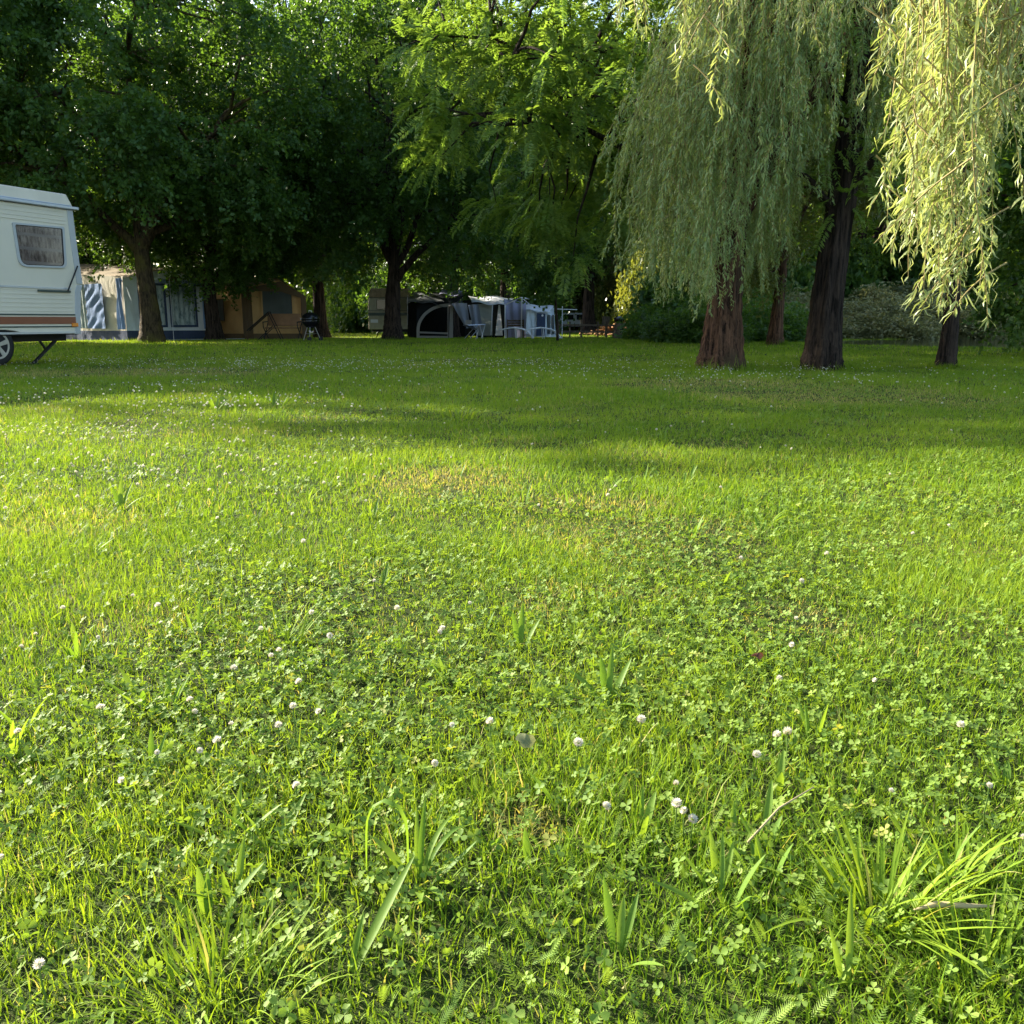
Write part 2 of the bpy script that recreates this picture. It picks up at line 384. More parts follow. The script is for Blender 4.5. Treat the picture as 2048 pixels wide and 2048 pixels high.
# clover leaves: three round leaflets on a short stalk
def trefoils(N, ylo, yhi, k, size, ns, seed, bias=1.0):
    rng = R(seed); x, y = sample(N, ylo, yhi, k, rng); cl = in_clover(x, y)
    keep = (rng.rand(N) < .10 + .9 * cl * bias) & keep_land(x, y); x, y = x[keep], y[keep]; n = len(x)
    s = size * (.55 + .8 * rng.rand(n)); z = terrain(x, y) + .008 + .026 * rng.rand(n); az = rng.rand(n) * 2 * pi
    nr = np.stack([rng.randn(n) * .6, rng.randn(n) * .6, np.ones(n)], 1); nr /= np.linalg.norm(nr, axis=1)[:, None]
    rr = np.stack([np.cos(az), np.sin(az), np.zeros(n)], 1); e1 = rr - nr * (rr * nr).sum(1)[:, None]; e1 /= np.linalg.norm(e1, axis=1)[:, None]
    e2 = np.cross(nr, e1); c = np.stack([x, y, z], 1); VS = []
    for j in range(3):
        a = 2 * pi * j / 3; d1 = e1 * cos(a) + e2 * sin(a); d2 = -e1 * sin(a) + e2 * cos(a)
        if ns == 6: pr = [(0, 0, 0), (.55, -.42, .10), (.95, -.34, .13), (.98, 0, .0), (.95, .34, .13), (.55, .42, .10)]
        else: pr = [(0, 0, 0), (.65, -.42, .1), (1., 0, 0), (.65, .42, .1)]
        for (p_, q_, h_) in pr: VS.append(c + (d1 * p_ + d2 * q_ + nr * h_) * s[:, None])
    m = 3 * ns; V = np.stack(VS, 1).reshape(-1, 3); b = np.arange(n)[:, None] * m
    fs = []
    for j in range(3):
        if ns == 6: fs += [b + np.array([6 * j, 6 * j + 1, 6 * j + 2, 6 * j + 3]), b + np.array([6 * j, 6 * j + 3, 6 * j + 4, 6 * j + 5])]
        else: fs += [b + np.arange(4) + 4 * j]
    rnd = np.clip(rng.rand(n) * .8 + .3 * vn(x, y, .5, 51), 0, 1)
    return V, fs, np.zeros((0, 3), int), np.repeat(rnd, m), np.repeat((rng.rand(n) < .03) * .7, m)
def m2(parts): return [(V, q, t, a, d) for V, q, t, a, d in parts]
merge([trefoils(70000, .62, 3.2, .8, .0078, 6, 11), trefoils(80000, 3.2, 9, 1.1, .0105, 4, 12), trefoils(30000, 9, 20, 1.0, .018, 4, 13, .5)],
      'clover', M['clover'], kind='stuff', label='low clover leaves growing through the grass', cat='clover')

# feathery yarrow leaves
def yarrow(N, seed):
    rng = R(seed); x, y = sample(N * 3, .7, 4.5, .7, rng); n0 = vn(x, y, .6, 61); k = np.argsort(-n0 + .3 * rng.rand(len(x)))[:N]
    x, y = x[k], y[k]; n = len(x); az = rng.rand(n) * 2 * pi; L = .03 + .03 * rng.rand(n); tl = .3 + .7 * rng.rand(n)
    d = np.stack([np.cos(az) * np.sin(tl), np.sin(az) * np.sin(tl), np.cos(tl)], 1); s = np.stack([-np.sin(az), np.cos(az), np.zeros(n)], 1)
    base = np.stack([x, y, terrain(x, y) + .004], 1); VS = []; K = 13
    for j in range(K):
        f = (j + 1) / (K + 1); c = base + d * (L * f)[:, None] + np.array([0, 0, -1]) * (L * f * f * .25)[:, None]; w = .0065 * sin(pi * (f * .8 + .15))
        for sg in (-1, 1):
            tip = c + s * sg * w + d * .004; VS += [c - d * .0008, c + d * .0010, tip]
    m = len(VS); V = np.stack(VS, 1).reshape(-1, 3); b = np.arange(n)[:, None] * m
    t = np.concatenate([b + np.arange(3) + 3 * j for j in range(2 * K)])
    return V, [], t, np.repeat(rng.rand(n), m), np.zeros(n * m)
merge([yarrow(2600, 17)], 'yarrow_leaves', M['clover'], kind='stuff', label='feathery yarrow leaves among the grass', cat='yarrow')

# ---------------------------------------------------------------- clover flowers
def flower_meshes():
    rng = R(4); VS = []; D = []
    for i in range(64):
        t = (i + .5) / 64; ph = math.acos(1 - 1.55 * t); a = i * 2.39996
        d = Vector((sin(ph) * cos(a), sin(ph) * sin(a), cos(ph) * .9 + .05)); s = d.cross(Vector((0, 0, 1)) + Vector((.01, 0, 0))).normalized()
        r0, r1 = .003, .0088 + .0016 * rng.rand()
        tip = d * r1 + Vector((0, 0, .0015)); VS += [d * r0 - s * .0008, d * .0065 - s * .0018 , tip, d * .0065 + s * .0018]
        D += [max(0, (t - .72)) * 2.2] * 4
    b = np.arange(64)[:, None] * 4
    head = npmesh('flower_head', [tuple(v) for v in VS], [b + np.arange(4)], {'rnd': np.repeat(rng.rand(64), 4), 'dry': D}, mat=M['petal'])
    mb = MB(); mb.tube([(0, 0, 0), (.002, .001, .35), (0, 0, .7), (0, 0, 1)], [.0011, .0010, .0009, .0008], 5)
    st = bpy.data.meshes.new('stem'); st.from_pydata(mb.v, [], mb.f); st.materials.append(M['stem'])
    at_ = st.attributes.new('rnd', 'FLOAT', 'POINT'); st.update()
    return head, st
FH, FS = flower_meshes()
rng = R(77)
near_px = [(47,1315),(78,1308),(200,1290),(270,1225),(318,1222),(325,1268),(470,1358),(545,1345),(663,1312),(525,1295),(560,1322),(880,1300),(885,1268),
    (940,1220),(600,1385),(640,1457),(560,1478),(590,1460),(465,1465),(440,1528),(403,1518),(210,1440),(205,1448),(320,1542),(248,1582),(595,1585),
    (385,1440),(392,1437),(905,1487),(870,1555),(1155,1528),(1280,1482),(1550,1500),(1588,1275),(1580,1320),(1555,1385),(1915,1480),(1968,1625),(1210,1663),
    (1365,1655),(1382,1665),(1350,1655),(1570,1510),(1510,1530),(1350,1588),(625,1245),(750,1195),(795,1240),(980,1480),(45,1510),(5,1620),(10,1745),
    (1745,1385),(1600,1190),(2040,1700),(1775,1625),(90,1985),(1480,1130),(1895,1060),(1650,1135),(1570,900),(1520,905),(1230,985),(1440,985)]
pts = []
for (u, v) in near_px:
    g = gr(u, v + 26 * 1.5 / max(1, gr(u, v).y)); pts.append((g.x, g.y))
cands = []
for _ in range(9000):                     # scattered heads, thicker to the left and along a band under the trees
    y = 1.6 + 13.5 * rng.rand() ** .8; x = (rng.rand() * 2 - 1) * (.60 * y + .3)
    w = .05
    if x < 0 and 3 < y < 9: w = .6 * min(1, -x / (.35 * y))
    bw = math.exp(-((y - (12.3 - .28 * x)) / 1.9) ** 2); w = max(w, bw * (.9 if x < 4 else .3))
    w *= .25 + 1.5 * float(vn(x, y, .7, 71)) ** 2
    if rng.rand() < w * min(1, y / 7): cands.append((x, y))
cands.sort(key=lambda p: p[1])
ind = pts + cands[:236]; rest = cands[236:]
SHADE = lambda x, y: y > 5.9 - .575 * x + .3 * 0
for i, (x, y) in enumerate(ind):
    h = .035 + .03 * rng.rand(); z = tz(x, y); s = .45 + .4 * rng.rand()
    near = y < 2.6; shade = SHADE(x, y)
    lab = ('creamy white clover head standing clear in the nearest sunlit grass' if near else
           'small white clover head in the sunlit middle of the lawn' if not shade else 'white clover head in the shaded part of the lawn')
    grp = ('clover flowers in the nearest grass' if near else 'clover flowers in the sunlit middle lawn' if not shade else 'clover flowers in the shade')
    e = empty('clover_flower', (x, y, z), rng.rand() * 6.28, label=lab, cat='flower', group=grp)
    st = link('stem', FS, None, e); st.scale = (1, 1, h)
    hd = link('flower_head', FH, None, e); hd.location = (0, 0, h); hd.scale = (s, s, s * .95); hd.rotation_euler = (rng.randn() * .3, rng.randn() * .3, 0)
hv = np.array([v.co for v in FH.vertices]).reshape(64, 4, 3)[::3].reshape(-1, 3)
VS = []; n = len(rest)
for (x, y) in rest: VS.append(hv * (.7 + .5 * rng.rand()) + np.array([x, y, tz(x, y) + .05 + .04 * rng.rand()]))
nb = len(hv); b = np.arange(n * nb // 4)[:, None] * 4
link('clover_blossom_drift', npmesh('clover_blossom_drift', np.concatenate(VS), [b + np.arange(4)], {'rnd': np.full(n * nb, .8), 'dry': np.zeros(n * nb)}), M['petal'],
     kind='stuff', label='drift of tiny white clover blossoms far across the shaded lawn', cat='clover flowers')

# ---------------------------------------------------------------- broad leaved weeds and tufts
def ribbon(mb_v, mb_f, base, az, L, W, tilt, curv, seg=14, shape='lance', twist=0., fold=.18):
    p = Vector(base); a = tilt; n0 = len(mb_v); rows = []
    for i in range(seg + 1):
        f = i / seg
        w = W * (sin(pi * min(1, f * .93 + .07)) ** .8 if shape == 'lance' else (1 - f ** 2.2) + .03)
        sd = Vector((-sin(az + twist * f), cos(az + twist * f), 0)); nrm = Vector((-cos(a) * cos(az), -cos(a) * sin(az), sin(a)))
        rows.append((p - sd * w / 2 + nrm * fold * w, p.copy(), p + sd * w / 2 + nrm * fold * w))
        st = L / seg; p = p + Vector((sin(a) * cos(az), sin(a) * sin(az), cos(a))) * st; a += curv / seg if curv < 3 else curv * math.exp(-((f - .42) / .13) ** 2) / (seg * .13 * 1.772)
    for r_ in rows: mb_v += [tuple(x) for x in r_]
    for i in range(seg):
        q = n0 + i * 3; mb_f += [(q, q + 1, q + 4, q + 3), (q + 1, q + 2, q + 5, q + 4)]
WS = .62
def weed(name, u, v, leaves, label, cat, mat=None, group=None, shape='lance'):
    g = gr(u, v); vs, fs = [], []
    for (az, L, W, tl, cv) in leaves: ribbon(vs, fs, (0.012 * cos(az), .012 * sin(az), -.003), az, L * WS, W * WS, tl, cv, shape=shape)
    rg = R(int(u * 7 + v)); rn = np.repeat(rg.rand(len(leaves)), len(vs) // len(leaves))
    me = npmesh(name, vs, [fs], {'rnd': rn, 'dry': np.zeros(len(vs))}, smooth=True, mat=mat or M['plantain'])
    o = link(name, me, None, None, label=label, cat=cat, group=group); o.location = (g.x, g.y, tz(g.x, g.y)); return o
def D(deg): return radians(deg)       # azimuth: 0 right, 90 away, 180 left, 270 towards the camera
weed('plantain', 835, 1775, [(D(170), .40, .015, .0, 3.1), (D(150), .13, .018, .5, .8), (D(60), .16, .012, .12, 1.6), (D(80), .17, .012, .1, .5), (D(95), .15, .011, .25, .5), (D(20), .13, .013, 1.0, -.2),
     (D(280), .10, .018, .7, .8), (D(300), .12, .016, .6, 1.2), (D(50), .17, .011, .2, 1.9)], 'large plantain with one leaf arching over, in the nearest grass', 'weed')
weed('plantain', 415, 1850, [(D(120), .10, .018, .25, .4), (D(35), .13, .018, .7, .2), (D(100), .09, .016, .1, .3), (D(160), .09, .014, .9, .3), (D(270), .07, .015, .9, .3)], 'three leaved plantain left of the arching one, low in the photo', 'weed')
weed('plantain', 690, 1960, [(D(58), .22, .019, .85, .15), (D(70), .1, .012, .4, .3)], 'single long slanting plantain leaf by the bottom edge', 'weed')
weed('plantain', 1215, 1410, [(D(140), .15, .022, .8, .5), (D(100), .14, .022, .3, .4), (D(45), .15, .020, .5, .3), (D(75), .17, .018, .2, .3), (D(300), .12, .022, .9, .5), (D(200), .13, .02, 1., .3), (D(350), .13, .02, 1., .3)], 'many leaved plantain rosette right of the middle of the lawn', 'weed')
weed('plantain', 1040, 1300, [(D(80), .16, .020, .15, .2), (D(110), .13, .020, .3, .3), (D(40), .12, .018, .5, .3), (D(160), .12, .02, .8, .3)], 'upright plantain in the centre of the sunlit lawn', 'weed')
weed('plantain', 1235, 1920, [(D(105), .13, .016, .35, .2), (D(75), .10, .014, .3, .4), (D(60), .11, .014, .6, .2), (D(310), .1, .014, .8, .4)], 'pale plantain near the bottom middle of the photo', 'weed')
weed('plantain', 300, 1540, [(D(100), .1, .014, .2, .3), (D(60), .09, .012, .3, .3)], 'thin pair of plantain leaves among the left clover', 'weed')
weed('plantain', 240, 1020, [(D(95), .2, .03, .15, .4), (D(60), .18, .026, .3, .4), (D(130), .16, .025, .4, .4), (D(20), .15, .02, .8, .4)], 'broad pale plantain on the left of the lawn', 'weed')
weed('plantain', 1700, 1990, [(D(80), .17, .012, .15, .2), (D(110), .1, .012, .3, .3)], 'upright plantain leaf under the big grass tuft', 'weed')
weed('plantain', 1440, 1790, [(D(100), .12, .014, .25, .3), (D(60), .1, .012, .5, .3), (D(150), .1, .012, .6, .3)], 'small plantain left of the big grass tuft', 'weed')
g0 = R(23)
for i in range(110):
    u = g0.rand() * 2048; v = 800 + 1050 * g0.rand() ** 2.0; k = 2 + g0.randint(5)
    dist = gr(u, v).y; lf = [(g0.rand() * 6.28, (.06 + .08 * g0.rand()), .010 + .009 * g0.rand(), .15 + .8 * g0.rand(), .5 * g0.rand()) for _ in range(k)]
    weed('plantain', u, v, lf, 'small ribwort plantain scattered over the open lawn', 'weed', group='small plantains scattered over the lawn')
for i in range(5):
    weed('plantain', [440, 455, 430, 545, 560][i], [815, 818, 822, 812, 818][i], [(g0.rand() * 6.28, .22, .035, .2 + .4 * g0.rand(), .4) for _ in range(4)], 'bluish broad leaved weed at the shadow edge on the left', 'weed', group='broad weeds at the left shadow edge')
def tuft(u, v, n, L, W, spread, label, seed, lean=(0, 0)):
    rg = R(seed); g = gr(u, v); vs, fs = [], []
    for i in range(n):
        a = rg.rand() * 6.28; r_ = spread * sqrt(rg.rand())
        ribbon(vs, fs, (r_ * cos(a), r_ * sin(a) * .7, -.003), a + rg.randn() * .4 + lean[0], L * (.45 + .7 * rg.rand()), W * (.6 + .6 * rg.rand()), abs(rg.randn()) * .35 + .1 + .4 * r_ / spread, .2 + 1.0 * rg.rand(), 6, 'taper', fold=.1)
    me = npmesh('grass_tuft', vs, [fs], {'rnd': np.repeat(.4 + .6 * rg.rand(n), len(vs) // n), 'dry': np.repeat((rg.rand(n) < .05) * .7, len(vs) // n)}, smooth=True, mat=M['grass'])
    o = link('grass_tuft', me, None, None, label=label, cat='grass tuft'); o.location = (g.x, g.y, 0)
tuft(1750, 1830, 85, .125, .0052, .055, 'tall coarse grass tuft at the lower right, largest in the lawn', 1)
tuft(1905, 1760, 50, .095, .006, .045, 'bunch of blunt cut grass just right of the tall tuft', 2)
tuft(565, 1290, 45, .10, .004, .05, 'tall grass tuft on the left between clover heads', 3)
tuft(430, 1990, 120, .085, .0030, .09, 'fine grass tuft at the bottom left', 4)
tuft(1960, 1960, 150, .085, .0030, .12, 'fine bright grass tuft in the bottom right corner', 5)
tuft(920, 835, 60, .16, .008, .2, 'longer grass clump along the far shadow edge', 6)
# dead leaf and stalks
def deadleaf(u, v, r_, label, mat, sq=1.0):
    g = gr(u, v); vs = [(0, 0, .045)] ; n = 14
    for i in range(n):
        a = 2 * pi * i / n; q = r_ * (.85 + .25 * cos(3 * a) + .08 * sin(5 * a)); vs.append((q * cos(a), q * sin(a) * sq, .048 + .006 * sin(2 * a)))
    fs = [(0, 1 + i, 1 + (i + 1) % n) for i in range(n)]
    o = link('fallen_leaf', npmesh('fallen_leaf', vs, [fs], {'rnd': np.full(n + 1, .5), 'dry': np.zeros(n + 1)}, smooth=True, mat=mat), None, None, label=label, cat='leaf'); o.location = g; o.rotation_euler = (.5, .1, .3)
deadleaf(1035, 1520, .016, 'pale round fallen leaf lying on the clover', M['shrub'])
m_red = leafmat('red_dead_leaf', (.10, .035, .018), (.12, .045, .022), .2)
deadleaf(1495, 1345, .013, 'small dark red fallen leaf in the grass', m_red, .6)
g = gr(1905, 1868); mb = MB(); mb.tube([(-.045, 0, .03), (-.02, .004, .034), (.01, 0, .035), (.045, .006, .03)], [.001, .0035, .003, .001], 6)
o = mb.build('dry_stalk', plain('straw', (.36, .29, .15), .8), None, True, label='pale dry stalk lying right of the tall tuft', cat='stalk'); o.location = g
g = gr(1560, 1700); mb = MB(); mb.tube([(-.05, -.03, .03), (0, .015, .05), (.055, .05, .06)], [.0016, .0013, .0009], 6)
o = mb.build('dry_stalk', bpy.data.materials['straw'], None, True, label='long bent straw stalk left of the tall tuft', cat='stalk'); o.location = g

# ---------------------------------------------------------------- trees
def nrm(a): return a / np.maximum(np.linalg.norm(a, axis=-1, keepdims=True), 1e-9)
def npt(pts, radii, n, flute=0., seed=0, phase=0):
    pts = np.asarray(pts, float); radii = np.asarray(radii, float); m = len(pts)
    d = nrm(np.gradient(pts, axis=0)); up = np.where(np.abs(d[:, 2:3]) < .9, np.array([[0, 0, 1.]]), np.array([[1., 0, 0]]))
    x = nrm(np.cross(d, up)); x[:] = x if m < 3 else x
    if np.abs(d[0, 2]) >= .9: x = nrm(np.cross(d, np.array([[0, 1., 0]])))
    y = np.cross(x, d); a = np.linspace(0, 2 * pi, n, endpoint=False)
    rr = radii[:, None] * np.ones(n)
    if flute:
        if m < 40:
            q = np.linspace(0, m - 1, 60); pts = np.stack([np.interp(q, np.arange(m), pts[:, k]) for k in range(3)], 1); radii = np.interp(q, np.arange(m), radii); m = 60
            d = nrm(np.gradient(pts, axis=0)); x = nrm(np.cross(d, np.array([[0, 1., 0]]))) if np.abs(d[0, 2]) >= .9 else nrm(np.cross(d, np.array([[0, 0, 1.]]))); y = np.cross(x, d); rr = radii[:, None] * np.ones(n)
        rg = R(seed); prof = sum(rg.rand() * np.cos(k * a + rg.rand() * 6.28) for k in (3, 5, 7, 9, 12)) / 2.2
        fall = np.linspace(1, .35, m)[:, None]
        rr = rr * (1 + flute * fall * prof[None] + .028 * rg.randn(m, n) + .05 * np.cumsum(rg.randn(m, n), 0) / 6)
    V = pts[:, None] + rr[..., None] * (x[:, None] * np.cos(a)[None, :, None] + y[:, None] * np.sin(a)[None, :, None])
    i, k = np.meshgrid(np.arange(m - 1), np.arange(n), indexing='ij'); k2 = (k + 1) % n
    F_ = np.stack([i * n + k, i * n + k2, (i + 1) * n + k2, (i + 1) * n + k], -1).reshape(-1, 4)
    return V.reshape(-1, 3), F_
class Acc:
    def __init__(s): s.V = []; s.F = []; s.n = 0
    def add(s, V, F_): s.V.append(V); s.F.append(F_ + s.n); s.n += len(V)
    def mesh(s, name, mat): return npmesh(name, np.concatenate(s.V), [np.concatenate(s.F)], smooth=True, mat=mat)
def curve(a, b, lift, n=7, rg=None, wob=.0):
    a = np.asarray(a, float); b = np.asarray(b, float); t = np.linspace(0, 1, n)[:, None]
    p = a + (b - a) * t; p[:, 2:] += lift * np.sin(pi * t) ; 
    if rg is not None and wob: p[1:-1] += rg.randn(n - 2, 3) * wob
    return p
def leaves_on_twigs(T0, TD, TL, nl, ll, lw, rg, style):
    n = len(T0); t = (np.arange(nl) + .5)[None, :] / nl * np.ones((n, 1)) + rg.rand(n, nl) * .05
    side = np.where(np.arange(nl) % 2 == 0, 1., -1.)[None, :, None]
    up = nrm(np.array([[0, 0, 1.]]) + rg.randn(n, 3) * (.35 if style == 'feather' else .55))
    sd = nrm(np.cross(TD, up)); nn = nrm(np.cross(sd, TD))
    droop = np.array([0, 0, -1.]) * (TL[:, None] * t ** 2 * .35)[..., None]
    c = T0[:, None] + TD[:, None] * (TL[:, None] * t)[..., None] + droop
    if style == 'feather':
        ax = nrm(TD[:, None] * .55 + sd[:, None] * side + rg.randn(n, nl, 3) * .12); nv = nrm(nn[:, None] + rg.randn(n, nl, 3) * .2)
    else:
        c = c + rg.randn(n, nl, 3) * .07
        ax = nrm(TD[:, None] * .5 + sd[:, None] * side * .8 + rg.randn(n, nl, 3) * .6 + np.array([0, 0, -.25])); nv = nrm(nn[:, None] + rg.randn(n, nl, 3) * .55)
    bx = nrm(np.cross(nv, ax)); l = ll * (.6 + .7 * rg.rand(n, nl, 1)); w = lw * (.7 + .5 * rg.rand(n, nl, 1))
    f = .18 * w
    V = np.stack([c, c + ax * l * .5 + bx * w * .5 + nv * f, c + ax * l - nv * l * .12, c + ax * l * .5 - bx * w * .5 + nv * f], 2)
    rnd = np.clip(rg.rand(n, 1) * .6 + rg.rand(n, nl) * .5 - .05, 0, 1)
    return V.reshape(-1, 3), np.repeat(rnd.ravel(), 4)
def crown_mesh(name, clumps, dirs, seed, ntw, nl, ll, lw, tl, cr=.5, style='leaf', mat=None, droop=.1):
    rg = R(seed); n = len(clumps); c = np.repeat(clumps, ntw, 0); d = np.repeat(dirs, ntw, 0)
    rd = nrm(rg.randn(len(c), 3)); TD = nrm(d * .45 + rd + np.array([0, 0, -droop])); T0 = c + rd * rg.rand(len(c), 1) ** .5 * cr * np.array([1, 1, .6])
    TL = tl * (.5 + .7 * rg.rand(len(c)))
    V, rnd = leaves_on_twigs(T0, TD, TL, nl, ll, lw, rg, style)
    return npmesh(name, V, [np.arange(len(V)).reshape(-1, 4)], {'rnd': rnd}, mat=mat)
def tree_parts(seed, height, r0, fork, cc, cr, nlimb, nclump, leaf, bark, zmin=1.8, lean=(0, 0), flare=1.5, limbs=None, trunk_top=.75, hollow=.35, flute=.1, sides=18):
    rg = R(seed); acc = Acc(); cc = np.asarray(cc, float); cr = np.asarray(cr, float)
    tz_ = np.concatenate([[-.15, .05, .15, .3, .5, .8], np.linspace(1.2, height * trunk_top, 9)])
    tx = np.stack([lean[0] * tz_ + .05 * np.sin(tz_ * 1.3 + seed), lean[1] * tz_ + .05 * np.cos(tz_ * .9 + seed), tz_], 1)
    tr = r0 * (1 - .75 * np.clip(tz_ / (height * trunk_top), 0, 1)) * (1 + (flare - 1) * np.exp(-np.clip(tz_, 0, None) / .32))
    after = tz_ > fork; tr[after] *= .72
    acc.add(*npt(tx, tr, sides, flute, seed))
    nodes = [tx[tz_ > fork * .9]]; 
    L = limbs or []
    for k in range(nlimb):
        a = 2 * pi * k / nlimb + rg.rand() * .8; f = k / max(1, nlimb); zs = fork + (height * trunk_top - fork) * .7 * f * rg.rand() ** .5
        e = cc + cr * np.array([cos(a) * .72, sin(a) * .72, -.35 + 1.0 * rg.rand()]); L = L + [((zs), e, r0 * (.42 - .2 * f))]
    for (zs, e, rr) in L:
        s = np.array([np.interp(zs, tz_, tx[:, 0]), np.interp(zs, tz_, tx[:, 1]), zs]); ln = np.linalg.norm(np.asarray(e) - s)
        p = curve(s, e, ln * .10, 9, rg, ln * .018); acc.add(*npt(p, np.linspace(rr, rr * .25, 9), 9, .05, seed)); nodes.append(p[2:])
    nodes = np.concatenate(nodes)
    d = nrm(rg.randn(nclump * 2, 3)); rad = hollow + (1 - hollow) * rg.rand(nclump * 2, 1) ** .55
    c = cc + cr * d * rad; ok = c[:, 2] > zmin; c = c[ok][:nclump]; d = d[ok][:nclump]
    for q in c:
        j = np.argmin(((nodes - q) ** 2).sum(1) + (nodes[:, 2] > q[2] + .5) * 4); ln = np.linalg.norm(q - nodes[j])
        p = curve(nodes[j], q, ln * .12, 5, rg, ln * .04); acc.add(*npt(p, np.linspace(.035 + .008 * ln, .012, 5), 5))
    return acc.mesh('trunk', bark), c, d
def put_tree(name, trunk, crown, loc, rz=0, s=1.0, sz=None, mat=None, label='', cat='tree', group=None):
    o = empty(name, (loc[0], loc[1], tz(loc[0], loc[1])), rz, label=label, cat=cat, group=group); o.scale = (s, s, sz or s)
    link('trunk', trunk, None, o); c = link('crown', crown, None, o)
    if mat is not None: c.material_slots[0].link = 'OBJECT'; c.material_slots[0].material = mat
    return o
LEAF = dict(ntw=15, nl=44, ll=.13, lw=.10, tl=.85, cr=.55)
# maple with the forked sunlit trunk
A = at(297, 640, 27.2)
t, c, d = tree_parts(101, 13, .30, 2.6, (-.2, .2, 6.5), (5.4, 5.2, 4.2), 5, 150, None, M['bark'], 2.7, flare=1.45, hollow=.3,
    limbs=[(2.45, (-2.3, -.6, 4.6), .15), (2.6, (2.2, -.3, 5.6), .19), (2.5, (.6, .5, 6.5), .18), (2.7, (-1.2, .6, 6.0), .14)], trunk_top=.5)
put_tree('maple_tree', t, crown_mesh('crown', c, d, 102, mat=M['maple'], **LEAF), A, label='big dark maple with forked sunlit trunk before the blue awning')
B = at(788, 640, 33)
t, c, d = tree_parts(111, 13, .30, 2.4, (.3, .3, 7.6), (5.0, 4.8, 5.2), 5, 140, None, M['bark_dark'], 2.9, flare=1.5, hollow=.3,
    limbs=[(1.9, (2.3, -.3, 4.0), .15), (2.5, (-1.8, 0, 5.6), .15), (2.8, (1.2, .3, 7), .15)], trunk_top=.55)
put_tree('maple_tree', t, crown_mesh('crown', c, d, 112, mat=M['maple'], **LEAF), B, label='dark maple with side branch before the cream caravan')
protos = []
for i in range(3):
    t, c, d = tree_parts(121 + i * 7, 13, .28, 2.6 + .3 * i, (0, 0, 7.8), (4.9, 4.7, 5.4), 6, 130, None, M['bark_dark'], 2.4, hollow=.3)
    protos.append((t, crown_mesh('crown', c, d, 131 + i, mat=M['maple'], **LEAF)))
def dark(i, u, Y, s=1., rz=0., mat=None, label=None, group=None, X=None, sz=None, name='maple_tree'):
    x = X if X is not None else at(u, 640, Y).x
    return put_tree(name, protos[i][0], protos[i][1], (x, Y, 0), rz, s, sz, mat, label or 'dark leafy tree in the wood behind the campsite', group=group)
dark(0, 424, 31.6, .92, .4, sz=.74, label='slim trunked tree between the blue awning and the brown tent')
dark(1, 476, 39.5, 1.15, 1.4, label='thick dark trunk rising behind the brown tent')
dark(2, 552, 40.5, 1.0, 2.4, label='narrower dark trunk behind the right end of the brown tent')
dark(2, 0, 44, 1.05, 3.0, X=-23.5, mat=M['maple_mid'], label='sunlit maple at the far left above the caravan roof')
dark(0, 190, 40, 1.1, 5.0, mat=M['maple_mid'], label='bright backlit maple showing between caravan and forked trunk')
dark(1, 640, 46, 1.15, .9, label='dark maple above the lane and the kettle barbecue')
dark(0, 905, 46, 1.1, 2.0, label='dark tree directly behind the grey arched awning')
dark(2, 1010, 50, 1.15, 4.0, label='dark tree behind the white roofed awning')
W = 'trees of the wood behind the campsite'
for (i, x, y, s, rz, mt) in ((0, -43, 57, 1.5, 1, 0), (1, -29, 51, 1.5, 2, 1), (2, -19, 90, 2.1, 3, 1), (0, -13, 86, 2.1, 4, 0), (1, -1, 82, 2.0, 5, 1), (2, 6, 72, 1.7, 6, 0),
                             (0, 14, 64, 1.6, .5, 1), (1, 22, 60, 1.6, 1.5, 0), (2, 31, 58, 1.6, 2.5, 1), (0, 40, 56, 1.6, 3.5, 0), (1, 17, 46, 1.1, 4.5, 1), (2, 26, 44, 1.2, .2, 0), (0, 35, 42, 1.3, 1.2, 0),
                             (1, -36, 55, 1.3, 2.2, 0), (2, -46, 60, 1.7, 3.2, 0), (0, 50, 60, 1.7, 4.1, 0), (1, -28, 92, 2.1, 5.1, 0), (2, -8, 90, 2.0, .7, 1), (0, 10, 92, 2.1, 1.7, 0), (1, 28, 86, 2.0, 2.7, 1), (2, 46, 84, 2.0, 3.7, 0), (0, -48, 84, 2.0, 4.7, 0)):
    dark(i, 0, y, s, rz, X=x, mat=M['maple_mid'] if mt else None, group=W, label='tall leafy tree in the wood closing the view behind the campsite')
# row of maples left of the view: their crowns shade the middle of the lawn
for (i, x, y, s, rz) in ((0, -19.0, 24.3, 1.35, 1), (2, -24.0, 27.4, 1.36, 4), (1, -26, 29.8, 1.1, 2), (2, -34, 31.7, 1.2, 3)):
    dark(i, 0, y, s, rz, sz=1.25 if i == 0 else 1.34 if s > 1.3 else s, X=x, group='maples in the row left of the caravan', label='maple in the row beyond the caravan, left of the view')

# feathery swamp cypress, bright green, in the centre
FE = dict(ntw=16, nl=46, ll=.15, lw=.040, tl=.62, cr=.75, style='feather')
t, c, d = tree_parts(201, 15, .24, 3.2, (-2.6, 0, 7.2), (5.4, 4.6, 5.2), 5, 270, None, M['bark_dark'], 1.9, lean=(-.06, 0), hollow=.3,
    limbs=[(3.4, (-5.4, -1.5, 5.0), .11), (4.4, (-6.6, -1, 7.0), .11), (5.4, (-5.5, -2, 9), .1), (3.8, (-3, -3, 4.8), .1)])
put_tree('cypress_tree', t, crown_mesh('crown', c, d, 202, mat=M['feather'], **FE), at(1440, 640, 23.5), label='tall bright green feathery cypress filling the centre, behind the willow', cat='tree')
